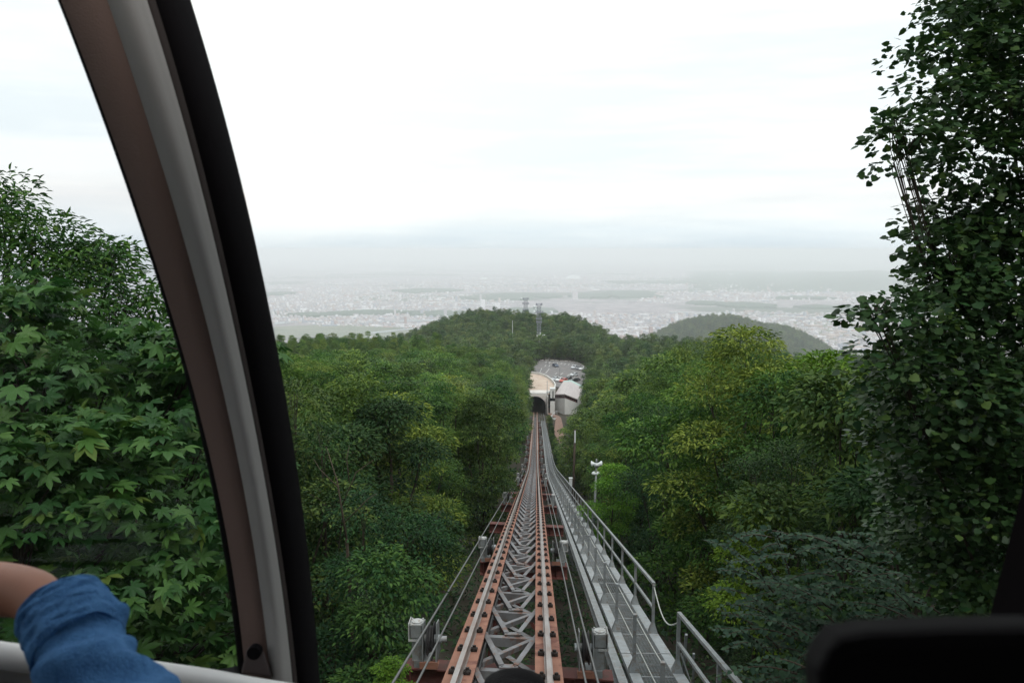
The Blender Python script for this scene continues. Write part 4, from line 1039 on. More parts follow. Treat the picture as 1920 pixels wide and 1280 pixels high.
def car(px, py, yaw, colr, label):
    p = PZ(px, py + 2.2, LZ); r = thing('parked_car', label, 'car', (p.x, p.y, LZ + .004), 'cars in the car park', (0, 0, R(yaw)))
    L_, W_ = 4.2, 1.66
    # side profile swept across, with the roof narrower than the sills
    prof = [(-2.1, .35), (-2.08, .80), (-1.85, .98), (-1.75, 1.0), (-1.25, 1.42), (.2, 1.46), (.95, 1.02), (1.75, .88), (2.08, .70), (2.1, .35), (1.75, .28), (-1.75, .28)]
    def sec(z): return W_ / 2 * (1 if z < .95 else 1 - .22 * (z - .95) / .5)
    n = len(prof); vs = [(-sec(z), x, z) for x, z in prof] + [(sec(z), x, z) for x, z in prof]
    m = MB(); m.add(vs, [tuple(range(n)), tuple(range(2 * n - 1, n - 1, -1))] + [(i, n + i, n + (i + 1) % n, (i + 1) % n) for i in range(n)]); m.build('body', CM_[colr], r)
    for (a, b, ins) in (((-1.70, 1.05), (-1.30, 1.38), .1), ((.90, 1.07), (.27, 1.42), .1)):
        k = -1 if a[0] < 0 else 1; m = MB(); dy = .02 * k
        m.add([(-sec(a[1]) + ins, a[0] + dy, a[1] + .012), (sec(a[1]) - ins, a[0] + dy, a[1] + .012), (sec(b[1]) - ins, b[0] + dy, b[1] + .012), (-sec(b[1]) + ins, b[0] + dy, b[1] + .012)], [(0, 1, 2, 3)]); m.build('windscreen' if k > 0 else 'rear_window', M['glassd'], r)
    for s in (-1, 1):
        m = MB(); pts = [(-1.5, 1.04), (-1.18, 1.37), (.15, 1.40), (.72, 1.04)]; m.add([(s * (sec(z) + .006), x, z) for x, z in pts], [(0, 1, 2, 3)]); m.build('side_window', M['glassd'], r)
        for yy in (-1.3, 1.3):
            m = MB(); m.lathe([(.31, -.1), (.31, .1)], (s * (W_ / 2 - .08), yy, .31), 14, 'x'); wl_ = m.build('wheel', M['tyre'], r)
            m = MB(); m.lathe([(.18, -.01), (.18, .012)], (s * (W_ / 2 + .02), yy, .31), 10, 'x'); m.build('rim', CM_['silver'], wl_)
        m = MB(); m.box((s * .6, 2.09, .66), (.34, .05, .14)); m.build('headlight', M['whitelamp'], r)
        m = MB(); m.box((s * .66, -2.09, .78), (.24, .05, .16)); m.build('tail_light', CM_['red'], r)
for a in ((1041.5, 685, 200, 'blue', 'dark blue car parked alone in the middle of the far rows'), (1077.5, 688.5, 150, 'silver', 'silver car at the left of the three at the far right of the car park'),
          (1084.5, 690, 165, 'grey', 'dark grey car between the silver and white cars at the far right'), (1092.5, 691, 150, 'white', 'white car at the right end of the far row'),
          (1076.5, 702.5, 140, 'silver', 'silver car alone in the middle row at the right of the car park'), (1040.5, 710.5, 150, 'silver', 'silver car at the left end of the nearest row'),
          (1049.5, 712, 145, 'white', 'white car between the silver and red cars in the nearest row'), (1056.5, 713.5, 150, 'red', 'red car half hidden by the roof of the gabled hall'),
          (1065.5, 711, 150, 'black', 'black car right of the red one in the nearest row'), (1078, 712.5, 120, 'black', 'black car behind the green edge of the hall roof')): car(*a)
for px, pb, pt, lb in ((1049.5, 706, 689, 'dark lamp post in the middle of the car park'), (1011.5, 704, 693, 'short pale lamp post at the left edge of the car park'), (1027.5, 683, 673, 'lamp post near the far left row of the car park')):
    p = PZ(px, pb, LZ); h = CP(px, pt, (p - CAM).length).z - LZ
    r = thing('lamp_post', lb, 'lamp post', (p.x, p.y, LZ), 'lamp posts in the car park'); m = MB(); m.tube([(0, 0, 0), (0, 0, h)], [.11, .07], 8); m.build('pole', M['galv'], r); m = MB(); m.box((.35, 0, h + .02), (.8, .22, .1)); m.build('lamp_head', M['galv'], r)

# ------------------------------------------------------------------ masts on the ridge
def lattice(name, label, px, pb, pt, D, ww, flare, decks, cat='radio mast', group='radio masts on the ridge'):
    b = CP(px, pb, D); t_ = CP(px, pt, D); gz = min(G(b.x, b.y), b.z); H = t_.z - gz
    r = thing(name, label, cat, (b.x, b.y, gz), group)
    def hw(z): return ww / 2 + (flare * max(0, 1 - z / (H * .42)) if flare else 0)
    for sx in (-1, 1):
        for sy in (-1, 1):
            m = MB(); m.tube([(sx * hw(z), sy * hw(z), z) for z in (0, H * .2, H * .42, H)], .12, 5); m.build('leg', M['mast'], r)
    m = MB(); z = 0; k = 0
    while z < H - 1:
        z2 = z + 1.5
        for (a, b_) in (((-1, -1), (1, -1)), ((1, -1), (1, 1)), ((1, 1), (-1, 1)), ((-1, 1), (-1, -1))):
            m.bar((a[0] * hw(z), a[1] * hw(z), z), (b_[0] * hw(z2), b_[1] * hw(z2), z2), .10, .10); m.bar((b_[0] * hw(z), b_[1] * hw(z), z), (a[0] * hw(z2), a[1] * hw(z2), z2), .10, .10); m.bar((a[0] * hw(z), a[1] * hw(z), z), (b_[0] * hw(z), b_[1] * hw(z), z), .10, .10)
        z = z2
    m.build('bracing', M['mast'], r)
    for (dz, wd) in decks:
        zz = H - dz; m = MB(); m.box((0, 0, zz), (wd, wd, .15))
        for s in (-1, 1):
            m.box((s * wd / 2, 0, zz + .5), (.08, wd, .12)); m.box((0, s * wd / 2, zz + .5), (wd, .08, .12)); m.box((s * wd / 2, s * wd / 2, zz + .3), (.12, .12, .7)); m.box((s * wd / 2, -s * wd / 2, zz + .3), (.12, .12, .7))
            m.box((s * wd / 2, 0, zz + .2), (.5, .4, 1.2))
        m.build('platform', M['mast'], r)
    return r, H
M['mast'] = mat('mast steel', (.30, .31, .36), .6, .2, var=.3, vscale=1)
def dish(r, x, z, rad=.8, y=-.4):
    m = MB(); m.lathe([(.05, 0), (rad * .6, -.12), (rad, -.4), (rad, -.46), (.02, -.5)], (x, y, z), 14, 'y'); m.build('dish', M['whitelamp'], r, True)
r, H = lattice('radio_mast', 'nearer lattice radio mast with splayed legs above the white hut', 1010.5, 636, 569, 432, 2.0, 2.2, [(.4, 3.0), (4.6, 4.2), (8.2, 2.8), (10, 2.6)])
dish(r, -2.4, H - 1.6, .9); dish(r, -2.5, H - 4.4, .8); dish(r, -1.9, H - 3.0, .6)
r, H = lattice('radio_mast', 'farther lattice radio mast rising left of the splayed one', 985.5, 606, 559, 560, 2.4, 0, [(.3, 3.6), (3.6, 4.0), (8.2, 3.8), (11.0, 4.4), (10.3, 3.6)])
dish(r, -2.9, H - .2, .9); dish(r, -1.2, H - 9.6, .5)
b = CP(961, 637, 430); gz = min(G(b.x, b.y), b.z); H = CP(961, 600, 430).z - gz
r = thing('antenna_pole', 'slender white pole with stays on the wooded ridge left of the masts', 'pole', (b.x, b.y, gz)); m = MB(); m.tube([(0, 0, 0), (0, 0, H)], [.16, .09], 6); m.build('pole', M['white'], r)
for s in (-1, 1): m = MB(); m.bar((s * 1.2, 0, b.z - gz), (0, 0, b.z - gz + 1.8), .09, .09); m.build('stay', M['white'], r)
b = CP(1015, 632, 426)
r = thing('white_hut', 'white equipment hut with an overhanging flat roof at the foot of the splayed mast', 'hut', (b.x, b.y, G(b.x, b.y)))
h = b.z - G(b.x, b.y)
m = MB(); m.box((0, 0, h / 2 + .2), (2.4, 2.4, h + 1.6)); m.build('walls', M['whitewall'], r); m = MB(); m.box((.3, 0, h + 1.15), (3.4, 3.0, .16)); m.build('roof', M['white'], r); m = MB(); m.box((-1.9, 0, h + .6), (1.2, 1.6, 1.0)); m.build('annex', M['whitewall'], r); m = MB(); m.lathe([(.3, 0), (.3, 1.0), (.1, 1.2)], (-.6, 0, h + 1.2), 8); m.build('tank', M['white'], r)
for px, py, wd, hh, rf, lb in ((1163, 652, 3.6, 3.4, 'white', 'small white building with a flat roof glimpsed under the round topped lone tree'), (1168, 660, 4.2, 3.2, 'roof', 'low pale building below the small white one in the trees'), (1181, 655, 2.4, 2.4, 'white', 'tiny white shed right of the low pale building')):
    b = CP(px, py, 430); z = G(b.x, b.y)
    r = thing('small_building', lb, 'building', (b.x, b.y, z)); hz = b.z - z
    m = MB(); m.box((0, 0, hz - hh / 2 + .0), (wd, wd * .8, max(hh, 2))); m.box((0, 0, hz / 2 - hh / 2), (wd * .9, wd * .7, max(.5, hz))); m.build('walls', M['whitewall'], r); m = MB(); m.box((0, 0, hz + .1), (wd + .8, wd + .2, .2)); m.build('roof', M[rf], r); m = MB(); m.box((0, -wd * .4 - .02, hz - 1.0), (wd * .5, .05, .8)); m.build('window', M['glassd'], r)

# ------------------------------------------------------------------ the city on the plain
CTY = [mat('city wall %d' % i, c, .9, objrand=.15) for i, c in enumerate([(.54, .50, .51), (.68, .66, .68), (.38, .35, .37), (.46, .37, .34), (.30, .32, .38), (.42, .29, .27)])]
unit = [MB().box((0, 0, .5), (1, 1, 1)).mesh('city_building_%d' % i, CTY[i]) for i in range(6)]
g = np.random.default_rng(21)
def urban(x, y):
    return noise.fractal(Vector((x * .00042 + 5, y * .00042 * 1.6, 1.7)), 1.0, 2.0, 4)
city = []
cnt = 0
while cnt < 42000:
    # even in the picture: depth drawn in inverse distance
    inv = g.uniform(1 / 26000, 1 / 3300); D = 1 / inv
    if g.random() > .35 + .65 * min(1, D / 9000): continue
    py_dir = g.uniform(-.46, .40)
    x, y = py_dir * D, D * math.sqrt(max(.1, 1 - py_dir ** 2))
    blk = 55.0; ca, sa = math.cos(.35), math.sin(.35); u, v = x * ca + y * sa, -x * sa + y * ca
    u = round(u / 26) * 26 + (6 if (round(u / 26) % 3) else 0); v = round(v / 22) * 22; x, y = u * ca - v * sa, u * sa + v * ca
    cnt += 1
    uv = urban(x, y)
    if uv < -.16: continue
    if D < 5200 and x < 0 and 0.30 < (uv * 2 % 1) < .62: continue
    big = g.random(); 
    hh = g.gamma(2.0, 2.0) + 4 + (g.exponential(11) if big < .06 else 0); wd = g.uniform(9, 20); dp = g.uniform(9, 20)
    if big > .965: wd, dp, hh = g.uniform(30, 90), g.uniform(20, 50), g.uniform(7, 14)
    k = int(g.choice(6, p=[.30, .17, .19, .14, .12, .08]))
    city.append((x, y, wd, dp, hh, k, max(wd, dp) * 1.0 / D + hh / D))
special = []
def sp(px, py, wd, dp, hh, k, label, name='city_building', rot=.35):
    p = PZ(px, py, PL); r = link(name, unit[k], None, (p.x, p.y, PL), (0, 0, rot), (wd, dp, hh)); tag(r, label, 'building')
sp(697, 640, 52, 30, 26, 1, 'large white city block nearest the forest edge left of the ridge')
sp(672, 636, 24, 18, 20, 1, 'white city block just left of the largest one near the forest edge')
sp(750, 613, 50, 16, 20, 1, 'long white city building beyond the green fields')
sp(730, 602, 60, 26, 22, 0, 'pale slab building behind the long white one beyond the fields')
sp(790, 611, 60, 18, 18, 1, 'white building with stepped blocks beside the left end of the ridge')
sp(1150, 622, 170, 30, 12, 1, 'long low white building just behind the ridge on the right', rot=.1)
sp(1205, 616, 90, 30, 10, 1, 'long thin white roofed building in the plain right of the ridge', rot=.1)
sp(932, 583, 40, 24, 60, 1, 'tall white block in the plain left of the masts')
sp(905, 577, 30, 24, 66, 1, 'white tower block far beyond the ridge left of the masts')
sp(1078, 562, 46, 30, 80, 0, 'pale tower block in the plain right of the masts')
city.sort(key=lambda c: -c[6])
for c in city[:285]:
    r = link('city_building', unit[c[5]], None, (c[0], c[1], PL), (0, 0, .35), (c[2], c[3], c[4]))
    tag(r, 'pale city building among many on the hazy plain below the mountain', 'building', 'city buildings on the plain')
rest = city[285:]
ca, sa = math.cos(.35), math.sin(.35)
for k in range(6):
    A_ = np.array([c[:5] for c in rest if c[5] == k])
    u8 = np.array([(i, j, q) for q in (0, 1) for j in (-.5, .5) for i in (-.5, .5)])
    X = u8[None, :, 0] * A_[:, 2:3]; Y = u8[None, :, 1] * A_[:, 3:4]; Z = u8[None, :, 2] * A_[:, 4:5]
    V = np.stack([A_[:, 0:1] + X * ca - Y * sa, A_[:, 1:2] + X * sa + Y * ca, PL + Z], -1).reshape(-1, 3)
    q = np.array([(4, 5, 7, 6), (0, 1, 5, 4), (2, 6, 7, 3), (0, 4, 6, 2), (1, 3, 7, 5)]); Fc = (q[None] + (np.arange(len(A_)) * 8)[:, None, None]).reshape(-1, 4)
    tag(link('city_beyond', np_mesh('city_beyond', V, Fc, CTY[k])), kind='stuff')
print('CITY', len(city))
# domes
for px, py, rad, lb in ((1075, 523, 118, 'large white stadium dome far out on the plain'), (907, 524, 60, 'smaller white dome far out left of the large one')):
    p = PZ(px, py, PL); m = MB(); m.lathe([(rad, 0), (rad * .97, rad * .14), (rad * .8, rad * .34), (rad * .5, rad * .48), (rad * .2, rad * .54), (.1, rad * .55)], (0, 0, 0), 28)
    o = m.build('dome', M['white'], None, True, loc=(p.x, p.y, PL)); tag(o, lb, 'dome')
# viaducts
for pts, lb in ((((795, 566), (870, 567.5), (955, 575)), 'long white viaduct crossing the plain left of the masts'), (((1255, 584), (1320, 586.5), (1380, 590)), 'white viaduct crossing the plain right of the masts'), (((1445, 592), (1480, 593), (1512, 595.5)), 'short white viaduct crossing the plain beyond the round hill')):
    pp = [PZ(a, b, PL + 14) for a, b in pts]; r = thing('viaduct', lb, 'viaduct', (pp[0].x, pp[0].y, PL)); o_ = Vector(r.location); m = MB()
    for a, b in zip(pp, pp[1:]): m.bar(a - o_, b - o_, 16, 5)
    m.build('deck', M['white'], r); m = MB()
    for a, b in zip(pp, pp[1:]):
        for i in range(8): c = a.lerp(b, i / 8) - o_; m.box((c.x, c.y, 7), (5, 5, 14))
    m.build('pillars', M['conc'], r)
# fields, river and woods on the plain
flat = lambda pts, z=.0: [PZ(a, b, PL + z) for a, b in pts]
M['field'] = mat('green fields', (.10, .14, .08), 1, col2=(.22, .21, .15), vscale=.006, coords='Object', stretch=(1, 3, 1))
M['wood'] = mat('distant wood', (.035, .075, .045), 1, col2=(.055, .10, .055), vscale=.01)
M['river'] = mat('river', (.22, .27, .30), .3, var=.2, vscale=.01)
for nm, mt, pts, z in (('field', 'field', ((515, 612), (620, 608), (760, 612), (800, 622), (790, 634), (700, 636), (600, 630), (515, 634)), 2.0),
                       ('field', 'field', ((1420, 606), (1560, 600), (1700, 615), (1680, 650), (1500, 640)), 2.0),
                       ('river', 'river', ((515, 604), (560, 600.5), (680, 602), (830, 598), (950, 592), (950, 594), (830, 600.5), (680, 604.5), (560, 603.5), (515, 608)), 3.0),
                       ('road', 'river', ((690, 623), (760, 616), (800, 614.5), (800, 616), (760, 618), (700, 625)), 4.0)):
    p = flat(pts, z); m = MB(); m.add(p, [tuple(range(len(p)))]); tag(m.build(nm, M[mt]), kind='structure')
g = np.random.default_rng(8)
for i, (px, py, wx, wy_) in enumerate(((800, 546, 60, 3.5), (915, 560, 50, 4), (700, 588, 90, 3), (860, 590, 90, 4.5), (1180, 553, 60, 6), (1110, 556, 40, 4), (1400, 574, 50, 5), (940, 560, 60, 4), (1000, 584, 45, 5), (520, 552, 30, 3), (1330, 570, 40, 3), (1250, 530, 120, 2.5), (1500, 560, 60, 2), (600, 592, 60, 2.5), (1560, 578, 60, 3), (980, 556, 70, 4))):
    c = PZ(px, py, PL); a = PZ(px + wx, py, PL); b = PZ(px, py - wy_, PL); rx, ry = (a - c).length, (b - c).length
    m = MB(); n = 28; ring = []; 
    for k in range(n):
        t_ = 2 * math.pi * k / n; q = .75 + .45 * g.random(); ring.append(Vector((math.cos(t_) * rx * q, math.sin(t_) * ry * q, 0)))
    vs = ring + [v * .97 + Vector((0, 0, 14 + g.random() * 6)) for v in ring] + [Vector((0, 0, 24))]
    m.add(vs, [(k, (k + 1) % n, n + (k + 1) % n, n + k) for k in range(n)] + [(n + k, n + (k + 1) % n, 2 * n) for k in range(n)])
    o = m.build('woodland', M['wood'], None, loc=(c.x, c.y, PL)); tag(o, kind='stuff')
# low wooded hills at the right horizon
m = MB(); vs = []; nseg = 60
for i in range(nseg + 1):
    t_ = i / nseg; px = 1290 + 900 * t_
    a = PZ(px, 548, PL); d = Vector((a.x, a.y, 0)).normalized(); h = 95 * sst(0, .45, t_) + 8 * math.sin(i * .9) + 10 * math.sin(i * .37)
    for q, hh in ((0, 0), (900, max(h, 4) * .7), (2200, max(h, 6)), (5200, max(h, 6) * 1.1), (9000, 0)): vs.append((a.x + d.x * q, a.y + d.y * q, PL + hh))
m.add(vs, [(i * 5 + k, (i + 1) * 5 + k, (i + 1) * 5 + k + 1, i * 5 + k + 1) for i in range(nseg) for k in range(4)])
tag(m.build('far_hills', M['wood'], None, True), kind='structure')

# ------------------------------------------------------------------ the cable car we stand in
M['cover'] = mat('brown grey pillar cover', (.185, .125, .108), .75, bump=.15, bscale=300, spec=.2)
M['alu'] = mat('satin grey moulding', (.33, .315, .305), .85, .0, spec=.08, bump=.05, bscale=200)
M['gasket'] = mat('black rubber gasket', (.007, .006, .007), .9, spec=.08)
M['dark'] = mat('dark cabin lining', (.018, .018, .02), .85, spec=.15)
M['floorm'] = mat('cabin floor', (.05, .05, .05), .8)
M['hand'] = mat('white handrail', (.90, .88, .87), .35)
car_ = thing('cable_car', 'interior of the cable car cabin with brown grey window pillar and windscreen', 'cable car', (0, 0, 1.08))
CO = Vector(car_.location)
rows = [(-260, 5, 8, 112, 212, 272), (-130, 60, 63, 158, 254, 316), (0, 109, 112, 201, 291, 355), (100, 150, 153, 238, 324, 388), (195, 185, 189, 271, 353, 418), (300, 223, 227, 301, 378, 442), (390, 252, 256, 328, 400, 463), (500, 291, 295, 363, 428, 487), (600, 321, 325, 390, 449, 509), (700, 349, 354, 414, 468, 529), (800, 374, 380, 436, 487, 546), (900, 397, 404, 455, 505, 562), (1000, 416, 424, 475, 523, 574), (1100, 433, 442, 492, 540, 583), (1180, 442, 451, 501, 548, 591), (1255, 449, 459, 508, 554, 598), (1400, 458, 469, 522, 568, 610), (1560, 466, 478, 534, 580, 622)]
ra = np.array(rows, float); yy_ = np.linspace(-260, 1560, 44); cols = [np.polyval(np.polyfit((ra[:, 0] - 600) / 900, ra[:, k], 6), (yy_ - 600) / 900) for k in range(1, 6)]
rows = [(float(yy_[i]),) + tuple(float(c[i]) for c in cols) for i in range(len(yy_))]
def dd(py): return 1.16 + .05 * math.sin((py + 200) / 1800 * math.pi)
def loft(name, fn, mt, smooth=True, closed=True):
    m = MB(); secs = [fn(r) for r in rows]; n = len(secs[0]); vs = [CP(*q) - CO for s in secs for q in s]
    fs = [(i * n + k, i * n + (k + 1) % n, (i + 1) * n + (k + 1) % n, (i + 1) * n + k) for i in range(len(rows) - 1) for k in range(n if closed else n - 1)]
    if closed: fs += [tuple(range(n)), tuple((len(rows) - 1) * n + k for k in range(n))][:]
    m.add(vs, fs); o = m.build(name, mt, car_, smooth); return o
def lerp(a, b, t): return a + (b - a) * t
loft('window_seal', lambda r: [(r[1] - 3, r[0], dd(r[0]) + .03), (r[2] + 4, r[0], dd(r[0]) + .004), (r[2] + 6, r[0], dd(r[0]) + .10), (r[1] + 5, r[0], dd(r[0]) + .10)], M['gasket'])
loft('pillar_cover', lambda r: [(r[2], r[0], dd(r[0])), (lerp(r[2], r[3], .5), r[0], dd(r[0]) - .006), (r[3], r[0], dd(r[0]) - .012), (r[3], r[0], dd(r[0]) + .09), (r[2] + 2, r[0], dd(r[0]) + .09)], M['cover'])
def bulge(r):
    d = dd(r[0]) - .012; o = []
    for i in range(9):
        t = i / 8; o.append((lerp(r[3] - 4, lerp(r[3], r[4], .80), t), r[0], d + .002 - .020 * math.sin(math.pi * min(1, t * 1.05))))
    return o + [(lerp(r[3], r[4], .80), r[0], d + .09), (r[3] - 2, r[0], d + .09)]
loft('pillar_moulding', bulge, M['alu'])
M['shade_trim'] = mat('dark brown trim', (.045, .036, .034), .8, spec=.1)  # brown edge strip, its dark colour also standing in for the moulding's shaded side
loft('pillar_shade_trim', lambda r: [(lerp(r[3], r[4], .79), r[0], dd(r[0]) - .006), (lerp(r[3], r[4], .9), r[0], dd(r[0]) + .004), (r[4] + 1, r[0], dd(r[0]) + .016), (r[4], r[0], dd(r[0]) + .08), (lerp(r[3], r[4], .82), r[0], dd(r[0]) + .08)], M['shade_trim'])
loft('glazing_gasket', lambda r: [(r[4] - 2, r[0], dd(r[0]) + .012), (lerp(r[4], r[5], .5), r[0], dd(r[0]) + .03), (r[5], r[0], dd(r[0]) + .07), (r[5] - 3, r[0], dd(r[0]) + .11), (r[4], r[0], dd(r[0]) + .11)], M['gasket'])
# glass
gm = bpy.data.materials.new('window glass'); gm.use_nodes = True; t = gm.node_tree; t.nodes.clear()
tb = N(t, 'ShaderNodeBsdfTransparent'); tb.inputs[0].default_value = (.97, .985, .98, 1); gl = N(t, 'ShaderNodeBsdfGlossy'); gl.inputs['Roughness'].default_value = .06; mx = N(t, 'ShaderNodeMixShader'); mx.inputs[0].default_value = .006
om = N(t, 'ShaderNodeOutputMaterial'); L2 = t.links.new; L2(tb.outputs[0], mx.inputs[1]); L2(gl.outputs[0], mx.inputs[2]); L2(mx.outputs[0], om.inputs['Surface'])
gm2 = gm.copy(); gm2.name = 'tinted side glass'; 
for n_ in gm2.node_tree.nodes:
    if n_.type == 'BSDF_TRANSPARENT': n_.inputs[0].default_value = (.90, .92, .93, 1)
def pane(name, A, B, mt, th=.006):
    m = MB(); n = len(A); f = []
    vs = [p - CO for p in A] + [p - CO for p in B]
    m.add(vs, [(i, i + 1, n + i + 1, n + i) for i in range(n - 1)])
    o = m.build(name, mt, car_); s = o.modifiers.new('thickness', 'SOLIDIFY'); s.thickness = th; s.offset = 0; return o
RR = [(r[0], 2010 - (.26 * (r[0] - 560) if r[0] > 560 else .02 * (r[0] - 560))) for r in rows]
pane('windscreen', [CP(r[5] - 6, r[0], dd(r[0]) + .09) for r in rows], [CP(q[1] + 30, q[0], 1.0) for q in RR], gm)
pane('side_window', [CP(r[1] + 3, r[0], dd(r[0]) + .06) for r in rows], [CP(-700, r[0], .86 + dd(r[0]) * .0) for r in rows], gm2)
# right pillar, black against the light
m = MB(); vs = []
for (py, px) in RR:
    vs += [CP(px, py, .80) - CO, CP(px + 420, py, .75) - CO, CP(px + 430, py, .95) - CO, CP(px + 8, py, .9) - CO]
m.add(vs, [(i * 4 + k, i * 4 + (k + 1) % 4, i * 4 + 4 + (k + 1) % 4, i * 4 + 4 + k) for i in range(len(RR) - 1) for k in range(4)]); m.build('right_pillar', M['gasket'], car_)
# console
m = MB(); c0 = [(1512, 1320), (1505, 1235), (1518, 1190), (1545, 1168), (1600, 1158), (1760, 1152), (1900, 1150), (2150, 1150), (2150, 1500), (1512, 1500)]
vs = [CP(a, b, .34) - CO for a, b in c0] + [CP(a + 30, b + 25, .27) - CO for a, b in c0]; n = len(c0)
m.add(vs, [tuple(range(n)), tuple(range(2 * n - 1, n - 1, -1))] + [(i, n + i, n + (i + 1) % n, (i + 1) % n) for i in range(n)]); m.build('operator_console', M['gasket'], car_, bevel=.011)
# wiper hub cover outside, below the windscreen
m = MB(); p = CP(965, 1303, 1.42) - CO; m.lathe([(.062, -.03), (.064, .0), (.055, .022), (.03, .034), (.002, .036)], p, 20); m.build('wiper_hub', M['gasket'], car_, True)
# handrail and its bracket
hp = [CP(-420, 1190, .93), CP(-150, 1206, .97), CP(0, 1228, 1.0), (CP(200, 1252, 1.04)), CP(380, 1276, 1.08), CP(520, 1300, 1.10), CP(800, 1335, 1.13), CP(1300, 1345, 1.12), CP(1800, 1330, 1.05)]
hp2 = []
for i in range(len(hp) - 1):
    a, b = hp[i], hp[i + 1]; pa, pb = hp[max(0, i - 1)], hp[min(len(hp) - 1, i + 2)]
    for k in range(6):
        u = k / 6; hp2.append(.5 * ((2 * a) + (b - pa) * u + (2 * pa - 5 * a + 4 * b - pb) * u * u + (3 * a - pa - 3 * b + pb) * u ** 3))
m = MB(); m.tube([p - CO for p in hp2 + [hp[-1]]], .0165, 16); m.build('handrail', M['hand'], car_, True)
m = MB(); m.tube([p - CO + Vector((0, .02, -.035)) for p in hp2 + [hp[-1]]], .014, 10); m.build('lower_rail', M['alu'], car_, True)
br_ = [(452, 1262), (462, 1218), (472, 1207), (484, 1208), (494, 1220), (510, 1268)]
m = MB(); d0 = dd(1220) - .03; vs = [CP(a, b, d0) - CO for a, b in br_] + [CP(a, b, d0 + .02) - CO for a, b in br_]; n = 6
m.add(vs, [tuple(range(n))[::-1], tuple(range(n, 2 * n))] + [(i, (i + 1) % n, n + (i + 1) % n, n + i) for i in range(n)]); m.build('pillar_bracket', mat('bracket', (.10, .075, .075), .5), car_, bevel=.003)
m = MB(); p = CP(477, 1222, d0 - .006) - CO; m.lathe([(.010, -.004), (.010, .008), (.006, .010)], p, 12, 'y'); m.build('bolt', M['gasket'], car_)
# shell of the cabin
def shell(name, c, d, mt='dark', rot=None):
    m = MB(); m.box(Vector(c) - CO, d, rot); return m.build(name, M[mt], car_)
shell('floor', (-.05, -1.35, 1.05), (2.5, 4.9, .06), 'floorm')
shell('roof', (-.05, -1.95, 3.42), (2.5, 3.7, .08))
shell('rear_wall', (-.05, -3.82, 2.2), (2.5, .06, 2.5))
shell('left_wall', (-1.28, -1.6, 1.5), (.06, 4.4, .95)); shell('right_wall', (1.18, -1.35, 1.5), (.06, 4.8, .95))
for y in (-3.7, -1.9, -.3): shell('side_post', (-1.28, y, 2.7), (.06, .12, 1.4)); shell('side_post', (1.18, y, 2.7), (.06, .12, 1.4))
def panel_between(a, b, z0, z1, name):
    m = MB(); a, b = Vector((a[0], a[1], 0)), Vector((b[0], b[1], 0)); d = (b - a); nrm = Vector((d.y, -d.x, 0)).normalized() * .03
    m.prism([(a - nrm - CO)[:2], (b - nrm - CO)[:2], (b + nrm - CO)[:2], (a + nrm - CO)[:2]], z0 - CO.z, z1 - CO.z); m.build(name, M['dark'], car_)
pl_ = CP(470, 1330, 1.22); prr = CP(1850, 1330, 1.15)
lw = Vector((-1.28, .55, 0))
panel_between(lw, pl_, 1.05, CP(200, 1300, 1.12).z - .02, 'front_panel_side'); panel_between(pl_, prr, 1.05, CP(900, 1345, 1.2).z, 'front_panel'); panel_between(prr, (1.18, .55), 1.05, 1.95, 'front_panel_side')
m = MB(); top_pts = [(-1.30, -1), (-1.30, .45), (-.6, .8), (.9, .8), (1.2, .5), (1.2, -1)]
m.prism([(Vector((a, b, 0)) - CO)[:2] for a, b in top_pts], 3.47 - CO.z, 3.52 - CO.z); m.build('roof_shade_overhang', M['dark'], car_)  # unseen front of the roof, extended to darken the top of the pillar

# ------------------------------------------------------------------ the person resting an arm on the rail
M['skin'] = mat('skin', (.44, .195, .125), .5, var=.12, vscale=20, spec=.4)
M['denim'] = mat('blue denim', (.095, .27, .57), .9, col2=(.055, .18, .43), vscale=140, bump=.6, bscale=600, stretch=(1, 1, .5))
M['hair'] = mat('black hair', (.012, .010, .010), .5)
M['trous'] = mat('dark trousers', (.03, .03, .035), .9)
FL = 1.085
def W2(xr, yb, z): return Vector((CAM.x + xr, CAM.y + yb, z))
sh_ = W2(-.36, -.28, 2.42)
el = CP(162, 1240, .81); wr = CP(-210, 1150, .93)
per = thing('person', 'person in a blue denim shirt with rolled sleeve, arm on the white rail', 'person', (CAM.x - .55, -.30, FL))
PO = Vector(per.location)
hipc = W2(-.55, -.32, 2.0); neck = W2(-.55, -.30, 2.52)
def skin_mesh(name, nodes, edges, mt, sub=2):
    me = bpy.data.meshes.new(name); me.from_pydata([tuple(Vector(n[0]) - PO) for n in nodes], edges, []); me.materials.append(mt)
    o = link(name, me, per); s = o.modifiers.new('skin', 'SKIN'); s.use_smooth_shade = True
    for i, n in enumerate(nodes):
        r = n[1] if hasattr(n[1], '__len__') else (n[1], n[1]); me.skin_vertices[0].data[i].radius = r
    me.skin_vertices[0].data[0].use_root = True
    q = o.modifiers.new('sub', 'SUBSURF'); q.levels = sub; q.render_levels = sub
    return o
